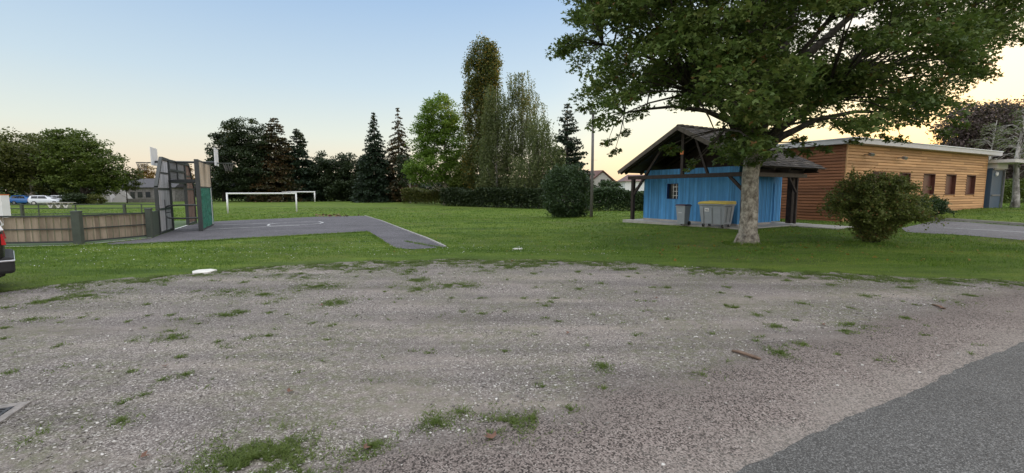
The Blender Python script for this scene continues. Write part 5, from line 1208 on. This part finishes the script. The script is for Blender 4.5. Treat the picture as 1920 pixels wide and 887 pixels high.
# ------------------------------------------------------------------ the big maple
def maple():
    random.seed(11); base = at(1401, 457); e = empty('maple_tree', base, 'large spreading maple with a pale flaking trunk in front of the blue shed', 'maple')
    sil = [(1130,-330),(1075,-60),(1072,15),(1102,50),(1047,92),(1072,125),(1112,136),(1096,186),(1132,206),(1122,245),(1158,272),(1185,228),(1235,220),(1268,238),(1290,262),(1335,262),(1365,300),(1420,300),(1448,252),(1495,248),(1545,262),(1560,240),(1600,232),(1650,248),(1690,242),(1715,215),(1745,232),(1785,244),(1805,205),(1790,172),(1838,145),(1868,88),(1905,74),(1935,20),(1960,-60),(1900,-330)]
    gaps = [(1490,1640,15,62),(1315,1360,4,46),(1550,1600,80,125),(1745,1790,120,150),(1200,1225,60,110),(1170,1200,120,165),(1640,1690,95,125),(1420,1450,180,205),(1250,1275,170,200)]
    Yc = base.y; cen = []; tries = 0
    while len(cen) < 640 and tries < 60000:
        tries += 1; px = random.uniform(1040, 1960); py = random.uniform(-330, 325)
        if not inpoly([px], [py], sil)[0]: continue
        if (1205 < px < 1352 and py > 200) or (1430 < px < 1560 and py > 238): continue
        if any(a < px < b_ and c < py < d_ for a, b_, c, d_ in gaps) and random.random() < .93: continue
        hw = 5.6*math.sqrt(max(.02, 1-((px-1490)/500)**2)); dy = random.uniform(-1, 1); dy = math.copysign(abs(dy)**.75, dy)*hw
        if dy < 0 and random.random() < .35: continue
        p = atY(px, py, Yc+.4+dy)
        if p.z < 2.5 or p.z > 11.5: continue
        r_ = .62 if py < 200 else .48
        m_ = r_*.8*FPX/p.y
        if not (inpoly([px-m_, px+m_, px], [py, py, py+m_*.45], sil)).sum() >= 2: 
            if random.random() < .75: continue
            r_ *= .6
        # keep low foliage off the near side so the shed stays visible
        cen.append((*p, r_))
    # hand-placed fringe sprigs
    for px, py, dy, r_ in ((1055,97,0,.3),(1060,75,0,.25),(1085,25,.3,.35),(1100,200,0,.35),(1118,225,.2,.3),(1140,265,.1,.28),(1152,285,.1,.22),(1172,250,.2,.25),(1350,300,-.3,.22),(1385,285,-.6,.5),(1365,255,-.8,.55),(1400,250,-.9,.55),(1385,225,-.9,.6),(1405,275,-.5,.45),(1378,300,-.5,.3),(1410,300,-.2,.35),(1262,283,-.8,.26),(1250,275,-.8,.2),(1300,303,-.7,.2),(1294,315,-.7,.16),
                           (1480,286,-.6,.26),(1510,282,-.6,.26),(1545,278,-.6,.22),(1440,292,-.6,.28),(1500,262,.0,.3),(1620,252,0,.3),(1690,262,.2,.25),(1770,250,.3,.3),(1800,232,.3,.25),(1905,72,.3,.35),(1850,130,.4,.35),(1600,265,.2,.22),(1660,258,.2,.22),(1352,262,-.8,.28),(1420,262,-.6,.35)):
        cen.append((*atY(px, py, Yc+dy), r_))
    cen = np.array(cen); k = len(cen); print('maple clumps', k, tries)
    P_ = []
    axis_xy = np.array([base.x, base.y])
    for c in cen:
        r_ = c[3]; n_ = int(185*(r_/.55)**1.7)+18; q_ = rng.normal(size=(n_, 3))*.5; q_ /= np.maximum(1, np.linalg.norm(q_, axis=1))[:, None]; q_ *= np.array([1, 1, .46])*r_
        out = c[:2]-axis_xy; out = out/(np.linalg.norm(out)+1e-6); q_[:, 2] -= .35*(q_[:, :2]@out)*1.0
        P_.append(c[:3]+q_)
    P_ = np.concatenate(P_); leaves('crown', P_, .102, M['maple'], e, MAPLE, up=.75, hang=.5, jitter=.55); print('maple leaves', len(P_))
    # trunk and limbs
    tb = MB(); fork = base+V2(.15, 0, 3.35)
    tb.tube([base+V2(0,0,-.2), base+V2(0,0,.05), base+V2(0,0,.35), base+V2(.02,0,1.2), base+V2(-.02,0,2.2), base+V2(.05,0,2.9), fork], [.37, .345, .285, .255, .245, .255, .24], 20)
    for a in range(7):
        an = a*.9+.3; rr0 = random.uniform(.26, .36); tb.tube([base+V2(math.cos(an)*.22, math.sin(an)*.22, .30), base+V2(math.cos(an)*rr0, math.sin(an)*rr0, .02), base+V2(math.cos(an)*(rr0+.2), math.sin(an)*(rr0+.2), -.08)], [.10, .08, .04], 8)
    ends = [(1150,215,0),(1110,80,.5),(1200,20,1.5),(1290,170,-2.5),(1270,-80,-1),(1400,-120,.5),(1520,-80,1.5),(1480,60,3),(1700,215,1),(1800,100,0),(1880,40,-.5),(1640,-60,-1.5),(1750,-60,2),(1560,180,-2),(1330,60,3.5),(1620,120,3),(1450,240,-1.5),(1350,240,-1.6)]
    segs = []
    for px, py, dy in ends:
        q_ = atY(px, py, Yc+dy); s_ = fork+V2(0, 0, random.uniform(-.5, .4)) if q_.z < 6.5 else fork+V2(random.uniform(-.1, .1), 0, random.uniform(.1, .9)); d_ = q_-s_; L = d_.length
        pts = [s_]+[s_+d_*t+V2(random.gauss(0, .09), random.gauss(0, .09), L*.10*math.sin(t*math.pi)+random.gauss(0, .05)) for t in (.2, .4, .6, .8)]+[q_]
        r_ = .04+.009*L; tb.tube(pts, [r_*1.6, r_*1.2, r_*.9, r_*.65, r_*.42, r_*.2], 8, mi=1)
        for i in range(len(pts)-1):
            for t in (0, .33, .66): segs.append(pts[i].lerp(pts[i+1], t))
    tb.tube([fork-V2(0,0,.15), fork+V2(.1,.05,1.6), fork+V2(-.05,.1,3.4), fork+V2(.1,0,5.6), fork+V2(0,0,7.5)], [.24, .18, .13, .08, .03], 10, mi=1)
    for t in np.linspace(0, 1, 14): segs.append(fork+V2(.05,.05,7*t))
    sg = np.array([v[:] for v in segs])
    for c in cen:
        d_ = np.linalg.norm(sg-c[:3], axis=1)+np.maximum(0, sg[:, 2]-c[2])*.6; s_ = Vector(sg[int(np.argmin(d_))]); q_ = Vector(c[:3]); m_ = s_.lerp(q_, .55)+V2(random.gauss(0, .08), random.gauss(0, .08), .12)
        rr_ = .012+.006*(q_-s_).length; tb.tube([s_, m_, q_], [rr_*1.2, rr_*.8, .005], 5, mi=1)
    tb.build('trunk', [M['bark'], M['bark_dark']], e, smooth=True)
maple()
